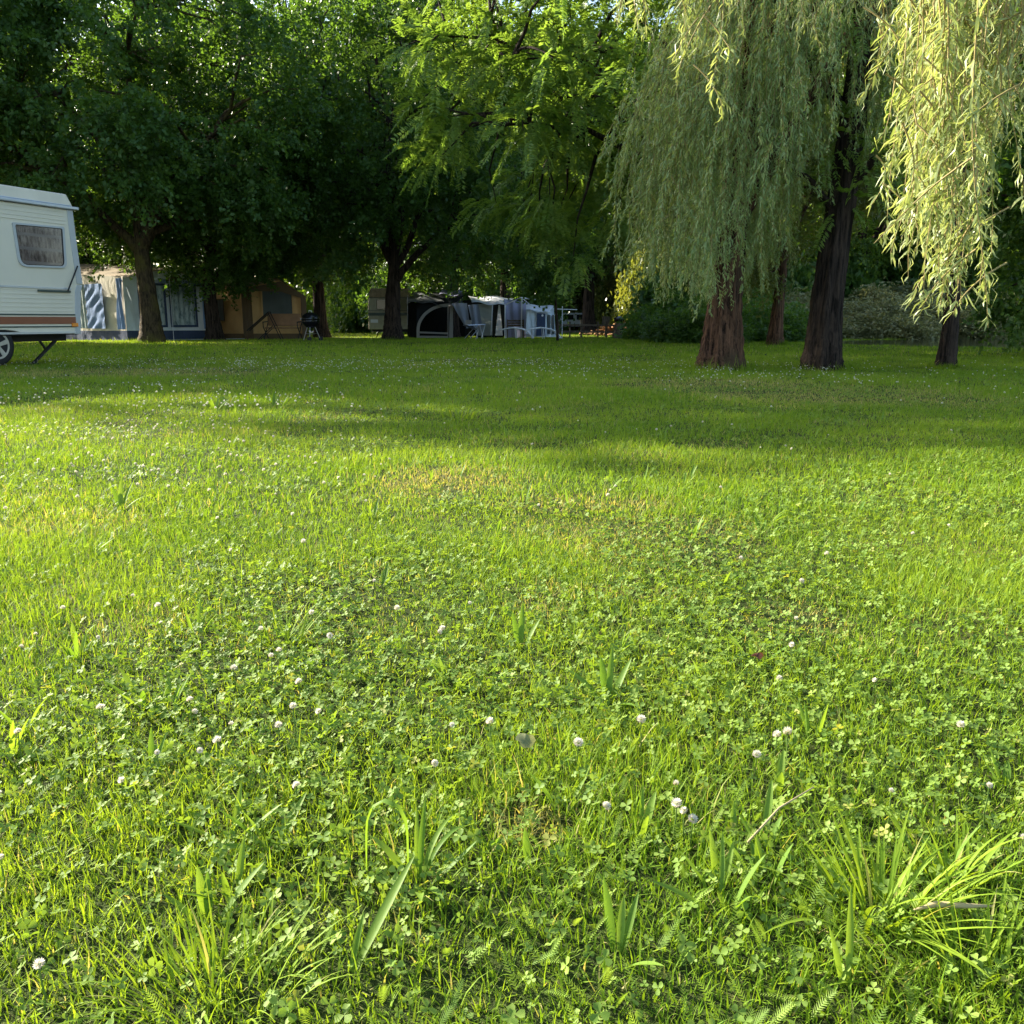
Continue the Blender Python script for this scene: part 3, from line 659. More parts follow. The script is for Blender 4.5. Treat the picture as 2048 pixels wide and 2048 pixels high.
# dark trunked cypress on the right
t, c, d = tree_parts(211, 13, .215, 4.0, (.6, .6, 8.2), (3.9, 3.9, 4.6), 4, 95, None, M['bark_dark'], 3.3, lean=(.05, .02), flare=1.35, flute=.13, sides=28,
    limbs=[(1.95, (-.9, -.2, 2.75), .06), (2.3, (1.6, -.1, 3.3), .06), (3.2, (-2.0, 0, 5.2), .08), (3.6, (1.8, .3, 5.8), .08)])
ce = np.array([[.18, -.1, 2.1], [.3, -.15, 2.5], [.1, -.1, 2.9], [.45, -.1, 2.8], [-.2, -.1, 2.9], [.6, -.1, 3.2]])
c = np.concatenate([c, ce]); d = np.concatenate([d, nrm(ce * 0 + np.array([0, -1., -.3]))])
put_tree('cypress_tree', t, crown_mesh('crown', c, d, 212, mat=M['feather'], ntw=12, nl=36, ll=.085, lw=.024, tl=.42, cr=.5, style='feather'), at(1652, 640, 12.5), label='dark leaning cypress trunk right of the willow trunk', cat='tree')
# small tree by the pond
t, c, d = tree_parts(221, 8, .105, 3.0, (.3, .3, 5.6), (2.6, 2.6, 2.6), 4, 45, None, M['bark_dark'], 3.0, flare=1.5, lean=(.0, 0))
put_tree('pond_tree', t, crown_mesh('crown', c, d, 222, mat=M['maple'], ntw=12, nl=36, ll=.10, lw=.075, tl=.6, cr=.5), at(1895, 640, 12.9), label='slim dark trunk near the pond under the hanging willow twigs', cat='tree')
# light green tree with lit trunk
t, c, d = tree_parts(231, 9, .17, 2.0, (0, 0, 4.9), (2.9, 2.7, 3.3), 5, 70, None, M['bark_red'], 1.5, flare=1.6)
put_tree('cypress_tree', t, crown_mesh('crown', c, d, 232, mat=M['olive'], ntw=14, nl=40, ll=.13, lw=.05, tl=.6, cr=.5), at(1556, 640, 25), label='light green tree with orange lit trunk, between the two big trunks', cat='tree')
# young dark tree beside the pale awning
t, c, d = tree_parts(241, 6, .042, 1.6, (-.1, 0, 3.1), (1.6, 1.5, 1.7), 4, 30, None, M['bark_dark'], 1.25, flare=1.2)
put_tree('young_tree', t, crown_mesh('crown', c, d, 242, mat=M['maple'], ntw=12, nl=34, ll=.10, lw=.08, tl=.5, cr=.4), at(1113, 640, 29.5), label='young dark tree beside the pale awning, thin trunk', cat='tree')
# low branched dark tree at the right edge
t, c, d = tree_parts(251, 8, .14, 1.0, (.4, .3, 3.6), (2.4, 2.2, 3.4), 6, 90, None, M['bark_dark'], .35, flare=1.2)
put_tree('maple_tree', t, crown_mesh('crown', c, d, 252, mat=M['maple'], ntw=13, nl=36, ll=.11, lw=.085, tl=.6, cr=.45), (9.9, 16.8, 0), label='dark maple with branches down to the ground at the right edge', cat='tree')

# shrubs
def shrub_mesh(seed, n, ll, lw, mat, flat=.8):
    rg = R(seed); d = nrm(rg.randn(n, 3)); d[:, 2] = np.abs(d[:, 2]); c = d * np.array([1, 1, flat]) * (.55 + .45 * rg.rand(n, 1)) * (.75 + .5 * rg.rand(n, 1)); c[:, 2] = np.abs(c[:, 2]) + .05
    acc = Acc()
    for q in c[::3]: acc.add(*npt(curve((0, 0, -.05), q, .08, 5, rg, .02), np.linspace(.02, .006, 5), 5))
    return acc.mesh('stems', M['bark_dark']), crown_mesh('foliage', c, d, seed + 1, 12, 26, ll, lw, .28, .2, mat=mat, droop=0)
SH = [shrub_mesh(301, 48, .075, .045, M['shrub']), shrub_mesh(311, 48, .08, .06, M['maple_mid'])]
def shrub(i, x, y, s, sz, rz, mat, label, group=None, z=None):
    o = empty('shrub', (x, y, tz(x, y) if z is None else z), rz, label=label, cat='shrub', group=group); o.scale = (s, s, sz)
    link('stems', SH[i][0], None, o); f = link('foliage', SH[i][1], None, o)
    f.material_slots[0].link = 'OBJECT'; f.material_slots[0].material = mat
rs = R(91)
for k, (u, Y, s, h) in enumerate([(1600, 36, 1.5, 1.7), (1650, 36.5, 1.9, 2.2), (1700, 37, 1.9, 2.2), (1745, 36, 2.0, 2.3), (1795, 36, 2.0, 2.1), (1840, 37, 2.1, 2.3), (1885, 37, 2.1, 2.5), (1935, 37, 2.2, 2.6), (1990, 38, 2.3, 2.6), (2040, 38, 2.3, 2.8), (1720, 41, 2.4, 3.3), (1810, 42, 2.6, 3.6), (1900, 42, 2.6, 3.8), (1620, 40, 2.2, 3.0)]):
    shrub(0, at(u, 640, Y).x, Y, s, h * .62, rs.rand() * 6, M['shrub'], 'pale olive willow shrub on the far bank of the pond', 'pale shrubs on the far pond bank', z=-.06)
for k, (u, Y, s, h) in enumerate([(1345, 33, .9, .8), (1360, 30, 1.0, .9), (1375, 28, 1.1, .95), (1410, 27, 1.1, 1.0), (1480, 29, 1.3, 1.1), (1530, 30, 1.3, 1.2), (1590, 29, 1.0, 1.0), (1360, 34, 1.8, 1.7), (1440, 35, 1.8, 2.0), (1510, 36, 1.8, 2.0)]):
    shrub(1, at(u, 640, Y).x, Y, s, h, rs.rand() * 6, M['maple'], 'dark low shrub behind the willow trunk', 'dark shrubs behind the willow trunk')
for k, (u, Y, s, h, mt) in enumerate([(640, 80, 3, 3.6, 'maple_mid'), (600, 81, 3, 3.6, 'maple_mid'), (690, 80, 3, 4.2, 'maple_mid'), (728, 76, 2.4, 4.3, 'olive'), (655, 86, 4, 6, 'maple_mid'), (715, 86, 4.2, 7.5, 'maple_mid'), (570, 84, 4, 6, 'maple_mid')]):
    shrub(1, at(u, 640, Y).x, Y, s, h, rs.rand() * 6, M[mt], 'sunlit green shrub behind the lane', 'shrubs behind the lane')
for k, (u, Y, s, h, mt) in enumerate([(1262, 76, 3.2, 5.5, 'olive'), (1310, 62, 2.4, 3.4, 'olive'), (1190, 88, 5, 9, 'olive'), (1130, 90, 5, 10, 'shrub'), (1260, 86, 5, 10, 'shrub'), (1330, 60, 3, 5.5, 'olive'), (1215, 88, 3.4, 6, 'olive'), (1070, 86, 5, 9, 'olive')]):
    shrub(0, at(u, 640, Y).x, Y, s, h, rs.rand() * 6, M[mt], 'pale yellow green bush beyond the wooden fence', 'pale bushes beyond the fence')
for k, (u, Y, s, h) in enumerate([(1480, 44, 3, 4.6), (1560, 45, 3, 4.6), (1640, 46, 3.2, 5), (1730, 48, 3.4, 5.4), (1830, 48, 3.4, 5.6), (1930, 47, 3.4, 5.6), (2040, 46, 3.4, 5.8), (1400, 45, 3, 4.6)]):
    shrub(1, at(u, 640, Y).x, Y, s, h, rs.rand() * 6, M['maple'], 'tall dark bush closing the view beyond the pond', 'tall dark bushes beyond the pond')
for k, (u, Y, s, h) in enumerate([(160, 46, 2.5, 3.4), (230, 48, 2.6, 3.2), (330, 47, 2.5, 3.2), (60, 46, 2.6, 3.6), (400, 50, 2.6, 3.4), (500, 52, 2.6, 3.2)]):
    shrub(1, at(u, 640, Y).x, Y, s, h, rs.rand() * 6, M['maple_mid'], 'bright hedge shrub seen over the awning roofs', 'hedge behind the awnings')
for k, (u, Y, s, h) in enumerate([(840, 60, 3, 4.5), (930, 60, 3, 4.5), (1010, 62, 3, 4.6), (760, 64, 3, 4.5)]):
    shrub(1, at(u, 640, Y).x, Y, s, h, rs.rand() * 6, M['maple'], 'dark hedge shrub behind the grey awnings', 'dark hedge behind the grey awnings')

# ---------------------------------------------------------------- willows
def offshoots(S, T, rg, k, L0, side):
    s2, t2 = [S], [T]
    for _ in range(k):
        f = .25 + .6 * rg.rand(len(S), 1); p = S * (1 - f) + T * f
        d = np.stack([rg.randn(len(S)) * side, rg.randn(len(S)) * side, -L0 * (.6 + .8 * rg.rand(len(S)))], 1); s2.append(p); t2.append(p + d)
    return np.concatenate(s2), np.concatenate(t2)
def strands(S, T, leafstep, ll, lw, seed, detail, spread=.5, out_dir=None, bow=.3):
    """S start points, T end points (n,3); returns leaf arrays and stem polylines"""
    rg = R(seed); n = len(S); LV = []; LR = []; polys = []
    for i in range(n):
        s, e = S[i], T[i]; L = np.linalg.norm(e - s); m = 12; t = np.linspace(0, 1, m)[:, None]
        p = s + (e - s) * t; hor = out_dir[i] if out_dir is not None else np.array([rg.randn(), rg.randn(), 0]) * .3
        p = p + hor * bow * np.sin(pi * np.minimum(1, t * 1.1) * .5) * 0 + np.array([1, 0, 0]) * np.sin(t * 5 + rg.rand() * 6) * .03 * L * t + np.array([0, 1, 0]) * np.cos(t * 4 + rg.rand() * 6) * .03 * L * t
        p[:, :2] -= (hor[:2] * bow) * ((1 - t) ** 2.5)
        polys.append(p); k = int(L / leafstep); f = np.sort(rg.rand(k)) ** .85; f = f[f > .06]; k = len(f)
        idx = f * (m - 1); a = np.floor(idx).astype(int).clip(0, m - 2); q = idx - a; c = p[a] * (1 - q[:, None]) + p[a + 1] * q[:, None]
        td = nrm(p[a + 1] - p[a]); az = rg.rand(k) * 2 * pi; rad = np.stack([np.cos(az), np.sin(az), np.zeros(k)], 1)
        ax = nrm(td * (.75 + .3 * rg.rand(k, 1)) + rad * spread * (.6 + .9 * rg.rand(k, 1))); nv = nrm(rad + np.array([0, 0, .6]) + rg.randn(k, 3) * .35); nv = nrm(nv - ax * (nv * ax).sum(1, keepdims=True)); bx = np.cross(nv, ax)
        l = ll * (.5 + .7 * rg.rand(k, 1)) * (1 - .35 * f[:, None] ** 4); w = lw * (.7 + .6 * rg.rand(k, 1)); cv = (rg.randn(k, 1) * .22 + .12) * l
        if detail:
            V = np.stack([c, c + ax * l * .25 + bx * w * .42 + nv * cv * .35, c + ax * l * .25 - bx * w * .42 + nv * cv * .35,
                          c + ax * l * .65 + bx * w * .38 + nv * cv * .3, c + ax * l * .65 - bx * w * .38 + nv * cv * .3, c + ax * l - nv * cv * 1.2], 1); mm = 6
        else:
            V = np.stack([c, c + ax * l * .45 + bx * w * .5 + nv * cv * .3, c + ax * l - nv * cv, c + ax * l * .45 - bx * w * .5 + nv * cv * .3], 1); mm = 4
        LV.append(V.reshape(-1, 3)); LR.append(np.repeat(np.clip(rg.rand() * .5 + rg.rand(k) * .6, 0, 1), mm))
    V = np.concatenate(LV); rnd = np.concatenate(LR)
    if detail:
        b = np.arange(len(V) // 6)[:, None] * 6; polysf = [np.concatenate([b + np.array([0, 1, 2]), b + np.array([3, 5, 4])]), b + np.array([1, 3, 4, 2])]
    else: polysf = [np.arange(len(V)).reshape(-1, 4)]
    return V, polysf, rnd, polys
# first willow
wb = at(1441, 640, 12.25); wx, wy = wb.x, wb.y
rg = R(401); n = 520; a = rg.rand(n) * 2 * pi; cl_ = rg.rand(n) < .5; a[cl_] = (np.round(a[cl_] / 6.283 * 30) / 30 + .012 * rg.randn(cl_.sum())) * 2 * pi; rr = np.sqrt(rg.rand(n)) * .95 + .05
cx, cy, RX, RY = wx + .72, wy + .2, 2.0, 2.1
sx = cx + RX * rr * np.cos(a); sy = cy + RY * rr * np.sin(a); zs = 3.9 + 2.3 * np.sqrt(np.clip(1 - rr ** 2, 0, 1)) + .3 * rg.randn(n)
u_ = sx / sy * F + 1024                      # where along the crown the strand hangs decides how low it reaches
low = np.interp(u_, [1150, 1260, 1340, 1440, 1500, 1560, 1640, 1760, 1900], [2.2, 1.0, .66, .60, .90, 1.6, 2.2, 2.5, 2.5])
kp = ~((u_ > 1545) & (rg.rand(n) < .5)); sx, sy, zs, u_, low, a, rr = sx[kp], sy[kp], zs[kp], u_[kp], low[kp], a[kp], rr[kp]; n = len(sx)
ez = low + np.abs(rg.randn(n)) * .75 + .35 * rg.rand(n); ez = np.minimum(ez, zs - .9)
od = np.stack([np.cos(a), np.sin(a), np.zeros(n)], 1) * rr[:, None]
S = np.stack([sx, sy, zs], 1); T = np.stack([sx + .18 * rg.randn(n), sy + .18 * rg.randn(n), ez], 1)
od = np.concatenate([od, od * 0, od * 0]); S, T = offshoots(S, T, rg, 2, .5, .2)
V, pf, rnd, pl = strands(S, T, .0125, .098, .0150, 402, False, .75, out_dir=od, bow=.7)
Wt = empty('willow_tree', (wx, wy, 0), 0, label='weeping willow with thick flared red brown trunk', cat='tree')
off = np.array([wx, wy, 0]); link('crown', npmesh('crown', V - off, pf, {'rnd': rnd}, mat=M['willow']), None, Wt)
acc = Acc()
for p in pl: acc.add(*npt(p - off, np.linspace(.0045, .0015, len(p)), 3))
link('hanging_twigs', acc.mesh('hanging_twigs', M['twig']), None, Wt)
acc = Acc(); tzz = np.array([-.15, .0, .08, .18, .32, .5, .75, 1.0, 1.3, 1.7, 2.2, 2.8, 3.5, 4.2]); trr = np.array([.40, .355, .33, .30, .27, .25, .22, .20, .19, .185, .18, .17, .16, .14])
tp = np.stack([.02 + .0 * tzz + .03 * tzz ** 1.2, 0 * tzz, tzz], 1); acc.add(*npt(tp, trr, 40, .16, 5))
for k in range(9):
    aa = 2 * pi * k / 9; e = (cx - wx + RX * .8 * cos(aa), cy - wy + RY * .8 * sin(aa), 4.6 + .9 * rg.rand()); s0 = (tp[9 + k % 4, 0], 0, tzz[9 + k % 4])
    acc.add(*npt(curve(s0, e, .35, 8, rg, .06), np.linspace(.075, .015, 8), 8))
link('trunk', acc.mesh('trunk', M['bark_red']), None, Wt)

# near willow whose lit twigs hang into the right side; its trunk stands outside the view
nx_, ny_ = 8.2, 5.8
rg = R(451); S = []; T = []
def hang(u, v_end, Y, vtop=-140, jit=.05, lean=0):
    e = at(u, v_end, Y); s = at(u + lean, vtop, Y + .1 * rg.randn()); S.append(np.array(s) + rg.randn(3) * jit); T.append(np.array(e) + rg.randn(3) * jit * .5)
for (u, v, Y, k) in ((1895, 600, 4.6, 7), (1860, 540, 4.7, 8), (1905, 560, 4.9, 8), (1930, 600, 4.7, 5), (1820, 590, 4.8, 4), (1950, 480, 4.9, 3), (1835, 460, 5.0, 7), (1880, 450, 5.2, 8),
                     (1810, 400, 5.0, 5), (1790, 480, 4.9, 3), (1840, 330, 5.1, 8), (1900, 300, 5.1, 9), (1950, 330, 5.0, 9), (2000, 260, 4.8, 6), (2030, 230, 4.9, 6), (1870, 220, 5.2, 8),
                     (2040, 440, 4.6, 2), (2010, 220, 5.2, 8), (2060, 330, 4.9, 3), (2110, 400, 4.8, 3), (2180, 400, 4.9, 5), (2260, 350, 5, 9), (2350, 400, 5.2, 9), (1910, 120, 5.0, 8), (1980, 140, 5.0, 8), (1860, 110, 5.2, 6),
                     (1385, 190, 4.3, 3), (1390, 120, 4.4, 2), (1218, 85, 4.2, 1), (1228, 30, 4.2, 1), (1470, 60, 5.2, 4), (1560, 100, 5.4, 4), (1660, 110, 5.4, 4), (1600, 60, 5.3, 5), (1745, 70, 5.4, 6), (1780, 130, 5.4, 7), (1700, 40, 5.3, 5)):
    for _ in range(max(1, int(k * .48))): hang(u + 14 + rg.randn() * 17, v + (38 if u > 1760 else 10) + rg.randn() * 30 - abs(rg.randn()) * 40, Y * (.9 if u > 1760 else 1.3) + rg.randn() * .16, -150 - 120 * rg.rand(), .03, 20 + 30 * rg.randn())
S = np.array(S); T = np.array(T); S_main = S; S, T = offshoots(S, T, rg, 3, .28, .11)
V, pf, rnd, pl = strands(S, T, .0155, .095, .0112, 452, True, .8)
Wn = empty('willow_tree', (nx_, ny_, 0), 0, label='near willow whose golden lit twigs hang down at the upper right', cat='tree')
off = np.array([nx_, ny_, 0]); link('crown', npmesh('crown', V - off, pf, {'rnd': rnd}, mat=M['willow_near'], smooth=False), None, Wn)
acc = Acc()
for p in pl: acc.add(*npt(p - off, np.linspace(.0045, .0015, len(p)), 5))
link('hanging_twigs', acc.mesh('hanging_twigs', M['twig']), None, Wn)
acc = Acc(); tzz = np.linspace(-.1, 4.2, 12); acc.add(*npt(np.stack([-.05 * tzz, 0 * tzz, tzz], 1), np.linspace(.34, .2, 12), 24, .12, 9))
for k, q in enumerate(S_main[::9]): acc.add(*npt(curve((-.15, 0, 2.6 + 1.4 * rg.rand()), q - off + np.array([0, 0, .02]), .7, 10, rg, .05), np.linspace(.06, .006, 10), 6))
link('trunk', acc.mesh('trunk', M['bark_red']), None, Wn)

# ---------------------------------------------------------------- caravan on the left
CY = 14.3; C0 = at(153, 640, CY); ua = Vector((.374, .927, 0)).normalized(); na = Vector((-ua.y, ua.x, 0))
def side_sz(u, v):                       # photo pixel -> (distance along the side, height) on the caravan's side plane
    d = ray(u, v); nn = Vector((na.x, na.y, 0)); t = (C0.x * nn.x + C0.y * nn.y) / (d.x * nn.x + d.y * nn.y)
    p = Vector((d.x * t, d.y * t, H + d.z * t)); return ((p.xy - C0.xy).dot(ua.xy), p.z)
rzc = atan2(ua.y, ua.x); car, _ = root('caravan', (C0.x, C0.y, 0), rzc, label='cream caravan with brown stripe and curtained window at the left edge', cat='caravan')
# local: x along the side (away), y to the far side of the caravan, z up
hub = side_sz(-2, 691); hs = hub[0]; LEN = 5.0; WID = 2.1
prof = [(.11, 2.28), (.13, 1.75), (.17, 1.2), (.12, 1.1), (.045, .46)]
arch = [(hs + .40 * cos(a), .46 + .065 * sin(a)) for a in np.linspace(0, pi, 9)]
poly = prof + [(hs + .40, .46)] + arch[1:-1] + [(hs - .40, .46), (-LEN, .46), (-LEN - .12, 1.15), (-LEN + .1, 2.28)]
mb = MB(); mb.prism([(s, 0, z) for s, z in poly], (0, WID, 0)); body = mb.build('body', M['cream'], car, bevel=.012)
mb = MB()
for z in (.79, .85, .91, .97, 1.03, 1.09, 2.12, 2.18, 2.24): mb.box((-LEN / 2 - .03, -.003, z), (LEN - .02, .005, .012))
mb.box((-LEN / 2, -.004, 2.065), (LEN - .1, .01, .008)); mb.build('panel_ribs', M['cream'], car)
mb = MB()      # roof with sloping ends
def loft(mb, a, b):
    n = len(a); mb.add(a + b, [tuple(range(n))[::-1], tuple(range(n, 2 * n))] + [(i, (i + 1) % n, n + (i + 1) % n, n + i) for i in range(n)])
loft(mb, [(-LEN + .1, .03, 2.34), (.17, .03, 2.34), (.17, WID - .03, 2.34), (-LEN + .1, WID - .03, 2.34)], [(-LEN + .3, .09, 2.52), (.12, .09, 2.52), (.12, WID - .09, 2.52), (-LEN + .3, WID - .09, 2.52)])
mb.build('roof', M['roofcream'], car, bevel=.02)
mb = MB(); mb.box((-LEN / 2 + .13, -.02, 2.31), (LEN + .14, .07, .045)); mb.box((-LEN / 2 + .13, WID + .02, 2.31), (LEN + .14, .07, .045)); mb.box((.17, WID / 2, 2.31), (.05, WID - .04, .043)); mb.box((-LEN / 2 + .06, -.035, 2.338), (LEN, .03, .02)); mb.build('awning_rail', M['alu'], car, bevel=.01)
mb = MB(); e = .10
mb.prism([(s + .006, -.012, z) for s, z in prof[:3]] + [(s - e, -.012, z) for s, z in prof[:3][::-1]], (0, .05, 0))
mb.prism([(s + .006, -.008, z - .012) for s, z in prof[2:]] + [(s - e, -.008, z - .012) for s, z in prof[2:][::-1]], (0, .05, 0)); mb.build('corner_trim', M['bluegrey'], car, bevel=.004)
mb = MB(); mb.box((-LEN / 2 - .02, -.006, 1.125), (LEN - .06, .014, .028)); mb.box((-LEN / 2 - .02, -.008, .475), (LEN - .06, .018, .03)); mb.build('side_moulding', M['alu'], car)
x1 = -.02
mb = MB(); mb.box(((-LEN + x1) / 2, -.005, .655), (LEN + x1, .012, .105)); mb.build('brown_stripe', M['stripe'], car)
mb = MB(); mb.box(((-LEN + x1) / 2, -.005, .738), (LEN + x1, .010, .022)); mb.box(((-LEN + x1) / 2, -.005, .563), (LEN + x1, .010, .02)); mb.build('thin_stripes', M['darkline'], car)
mb = MB(); mb.box((-.05, -.014, .588), (.11, .03, .055)); mb.build('marker_light', M['orange'], car, bevel=.006)
# window
W4 = [side_sz(118 / 5.22, 360 + 440 / 5.22), side_sz(660 / 5.22, 360 + 490 / 5.22), side_sz(690 / 5.22, 360 + 922 / 5.22), side_sz(190 / 5.22, 360 + 905 / 5.22)]
def rounded(P4, rads, inset=0., n=6):
    pts = []; m = len(P4); cen = sum((Vector(p) for p in P4), Vector((0, 0))) / m
    P4 = [Vector(p) + (cen - Vector(p)).normalized() * inset * 1.35 for p in P4]
    for i in range(m):
        p = P4[i]; a = (P4[i - 1] - p).normalized(); b = (P4[(i + 1) % m] - p).normalized(); r_ = rads[i]
        for k in range(n + 1):
            t_ = k / n; q = (p + a * r_) * (1 - t_) ** 2 + p * 2 * t_ * (1 - t_) + (p + b * r_) * t_ ** 2; pts.append(q)
    return pts
o_ = rounded(W4, [.03, .03, .10, .14]); i_ = rounded(W4, [.03, .03, .08, .12], .035); i2 = rounded(W4, [.03, .03, .07, .11], .045)
mb = MB(); mb.ring([(p.x, -.024, p.y) for p in o_], [(p.x, -.024, p.y) for p in i_], (0, .026, 0)); wf = mb.build('window', M['bluegrey'], car)
mb = MB(); mb.ring([(p.x, -.019, p.y) for p in i_], [(p.x, -.019, p.y) for p in i2], (0, .018, 0)); mb.build('seal', M['black'], wf)
mb = MB(); mb.prism([(p.x, -.014, p.y) for p in i2], (0, .004, 0)); mb.build('pane', M['glass'], wf)
mb = MB(); ip = i2
x_a, x_b = min(p.x for p in ip), max(p.x for p in ip); mb.prism([(p.x, -.006, p.y) for p in ip], (0, .004, 0)); mb.build('curtain', M['curtain'], wf)
# strut, handle
g1 = side_sz(385 / 5.22, 360 + 1152 / 5.22); g2 = side_sz(722 / 5.22, 360 + 1160 / 5.22); st = side_sz(787 / 5.22, 360 + 898 / 5.22); sb = side_sz(683 / 5.22, 360 + 1160 / 5.22)
mb = MB(); mb.box(((g1[0] + g2[0]) / 2, -.022, g1[1] - .002), (g2[0] - g1[0], .03, .032)); mb.build('handle_bar', M['darkline'], car, bevel=.006)
mb = MB(); mb.tube([(sb[0], -.05, sb[1]), (st[0], -.045, st[1])], .011, 8); mb.build('strut', M['black'], car)
# wheels
def wheel(y0, sgn, hs_=hs):
    e = MB(); c = (hs_, y0, .31)
    e.lathe(c, [(.19, -.09), (.25, -.10), (.285, -.08), (.297, -.04), (.297, .04), (.285, .08), (.25, .10), (.19, .09)], 36, (0, 1, 0)); w = e.build('wheel', M['black'], car, True)
    e = MB(); e.ring([(hs_ + .192 * cos(a), y0 + sgn * .104, .31 + .192 * sin(a)) for a in np.linspace(0, 2 * pi, 36, endpoint=False)], [(hs_ + .165 * cos(a), y0 + sgn * .104, .31 + .165 * sin(a)) for a in np.linspace(0, 2 * pi, 36, endpoint=False)], (0, -sgn * .012, 0))
    e.lathe((hs_, y0 + sgn * .08, .31), [(.05, -.03), (.05, .02), (.03, .03)], 20, (0, sgn, 0))
    for k in range(5):
        a = 2 * pi * k / 5 + .3; r1, r2 = .03, .17; v = Vector((cos(a), 0, sin(a))); s_ = Vector((-sin(a), 0, cos(a)))
        b_ = Vector((hs_, y0 + sgn * .103, .31)); e.prism([b_ + v * r1 - s_ * .022, b_ + v * r2 - s_ * .034, b_ + v * r2 + s_ * .034, b_ + v * r1 + s_ * .022], (0, -sgn * .008, 0))
    e.build('rim', M['steel'], w)
    e = MB(); e.lathe((hs_, y0 + sgn * .092, .31), [(.165, 0), (.165, .004)], 30, (0, sgn, 0)); e.build('brake_plate', M['black'], w)
wheel(.13, -1); wheel(WID - .13, 1)
mb = MB(); mb.box((hs / 2 - .0, WID / 2, .40), (-hs + .0, WID - .5, .11)); mb.box((-LEN / 2, .5, .41), (LEN - .1, .06, .10)); mb.box((-LEN / 2, WID - .5, .41), (LEN - .1, .06, .10)); mb.box((-LEN / 2, WID / 2, .448), (LEN - .02, WID - .05, .016)); mb.build('chassis', M['black'], car)
mb = MB(); mb.box((hs + .42, WID - .35, .20), (.30, .22, .40)); mb.build('dark_block', M['black'], car, bevel=.03)  # plain block added beside the far wheel for an unidentified dark slab
for yy in (.28, WID - .28):
    mb = MB(); mb.bar((-.12, yy, .40), (-.62, yy, .02), .05, .03); mb.bar((-.50, yy, .40), (-.37, yy, .22), .035, .02); mb.box((-.62, yy, .012), (.12, .09, .02)); mb.build('corner_steady', M['black'], car)

# ---------------------------------------------------------------- awnings
def fold(seed, amp, kx=3., kd=2.):
    rg = R(seed); ph = rg.rand(6) * 6.28; ks = rg.rand(6) * 2 + 1
    return lambda u, w: amp * (sin(kx * 6.28 * (u + .35 * w * kd / 3) + ph[0]) * .5 + .4 * sin(kx * 11 * u * ks[1] * .5 + 9 * w * ks[2] + ph[1]) + .35 * sin(23 * u + 4 * w + ph[2])) * sin(pi * min(1, max(0, u)) ) ** .4
def lerp(a, b, t_): return Vector(a) * (1 - t_) + Vector(b) * t_
def vert(p, z): return Vector((p.x, p.y, z))
def panel(a, b, z0, z1a, z1b, u0, u1, off=.0, zz=None):     # rectangle on the vertical wall a->b between fractions u0..u1
    nrm_ = (Vector((b.x, b.y, 0)) - Vector((a.x, a.y, 0))).cross(Vector((0, 0, 1))).normalized() * off
    p, q = lerp(a, b, u0) + nrm_, lerp(a, b, u1) + nrm_
    return [vert(p, z0), vert(q, z0), vert(q, z1b), vert(p, z1a)], nrm_
def tent(name, label, K, L_, R_, zK, zL, zR, apexf, zA, mats, seed, skirt=.32, roofmat=None):
    r_, fr = root(name, (K.x, K.y, tz(K.x, K.y)), label=label, cat='awning'); g = lambda p: tz(p.x, p.y) - .02
    # left wall (L_ -> K)
    mb = MB(); mb.grid(vert(L_, g(L_) + skirt), vert(K, g(K) + skirt), vert(K, zK), vert(L_, zL), 44, 16, fold(seed, .05, 3, 5)); mb.build('left_wall', mats['wall_l'], r_, True, frame=fr)
    mb = MB(); mb.grid(vert(L_, g(L_)), vert(K, g(K)), vert(K, g(K) + skirt), vert(L_, g(L_) + skirt), 40, 3, fold(seed + 1, .03, 6, 2)); mb.grid(vert(K, g(K)), vert(R_, g(R_)), vert(R_, g(R_) + skirt), vert(K, g(K) + skirt), 40, 3, fold(seed + 2, .02, 6, 2)); mb.build('skirt', mats['skirt'], r_, True, frame=fr)
    A_ = lerp(K, R_, apexf)
    mb = MB(); mb.grid(vert(K, g(K) + skirt), vert(A_, g(A_) + skirt), vert(A_, zA), vert(K, zK), 20, 14, fold(seed + 3, .02)); mb.grid(vert(A_, g(A_) + skirt), vert(R_, g(R_) + skirt), vert(R_, zR), vert(A_, zA), 16, 14, fold(seed + 4, .02)); mb.build('gable_wall', mats['wall_r'], r_, True, frame=fr)
    dv = L_ - K; dv = Vector((dv.x, dv.y, 0)); ov = (R_ - K).normalized() * .0 + (R_ - K).cross(Vector((0, 0, 1))).normalized() * .12
    sag = lambda u, w: -.09 * sin(pi * u) * sin(pi * w) - .02 * sin(14 * u + 3 * w)
    K1 = vert(K, zK - .03) + ov; A1 = vert(A_, zA + .02) + ov; R1 = vert(R_, zR - .02) + ov
    zdL = zL - zK
    mb = MB(); mb.grid(K1, K1 + dv + Vector((0, 0, zdL)), A1 + dv + Vector((0, 0, zdL)), A1, 24, 10, lambda u, w: sag(u, w)); mb.grid(A1, A1 + dv + Vector((0, 0, zdL)), R1 + dv + Vector((0, 0, zdL)), R1, 24, 10, lambda u, w: sag(u, w)); mb.build('roof', roofmat, r_, True, frame=fr)
    mb = MB(); mb.grid(vert(R_, g(R_)), vert(R_ + dv, g(R_)), vert(R_ + dv, zR), vert(R_, zR), 8, 6); mb.build('back_wall', mats['wall_r'], r_, frame=fr)
    return r_, fr
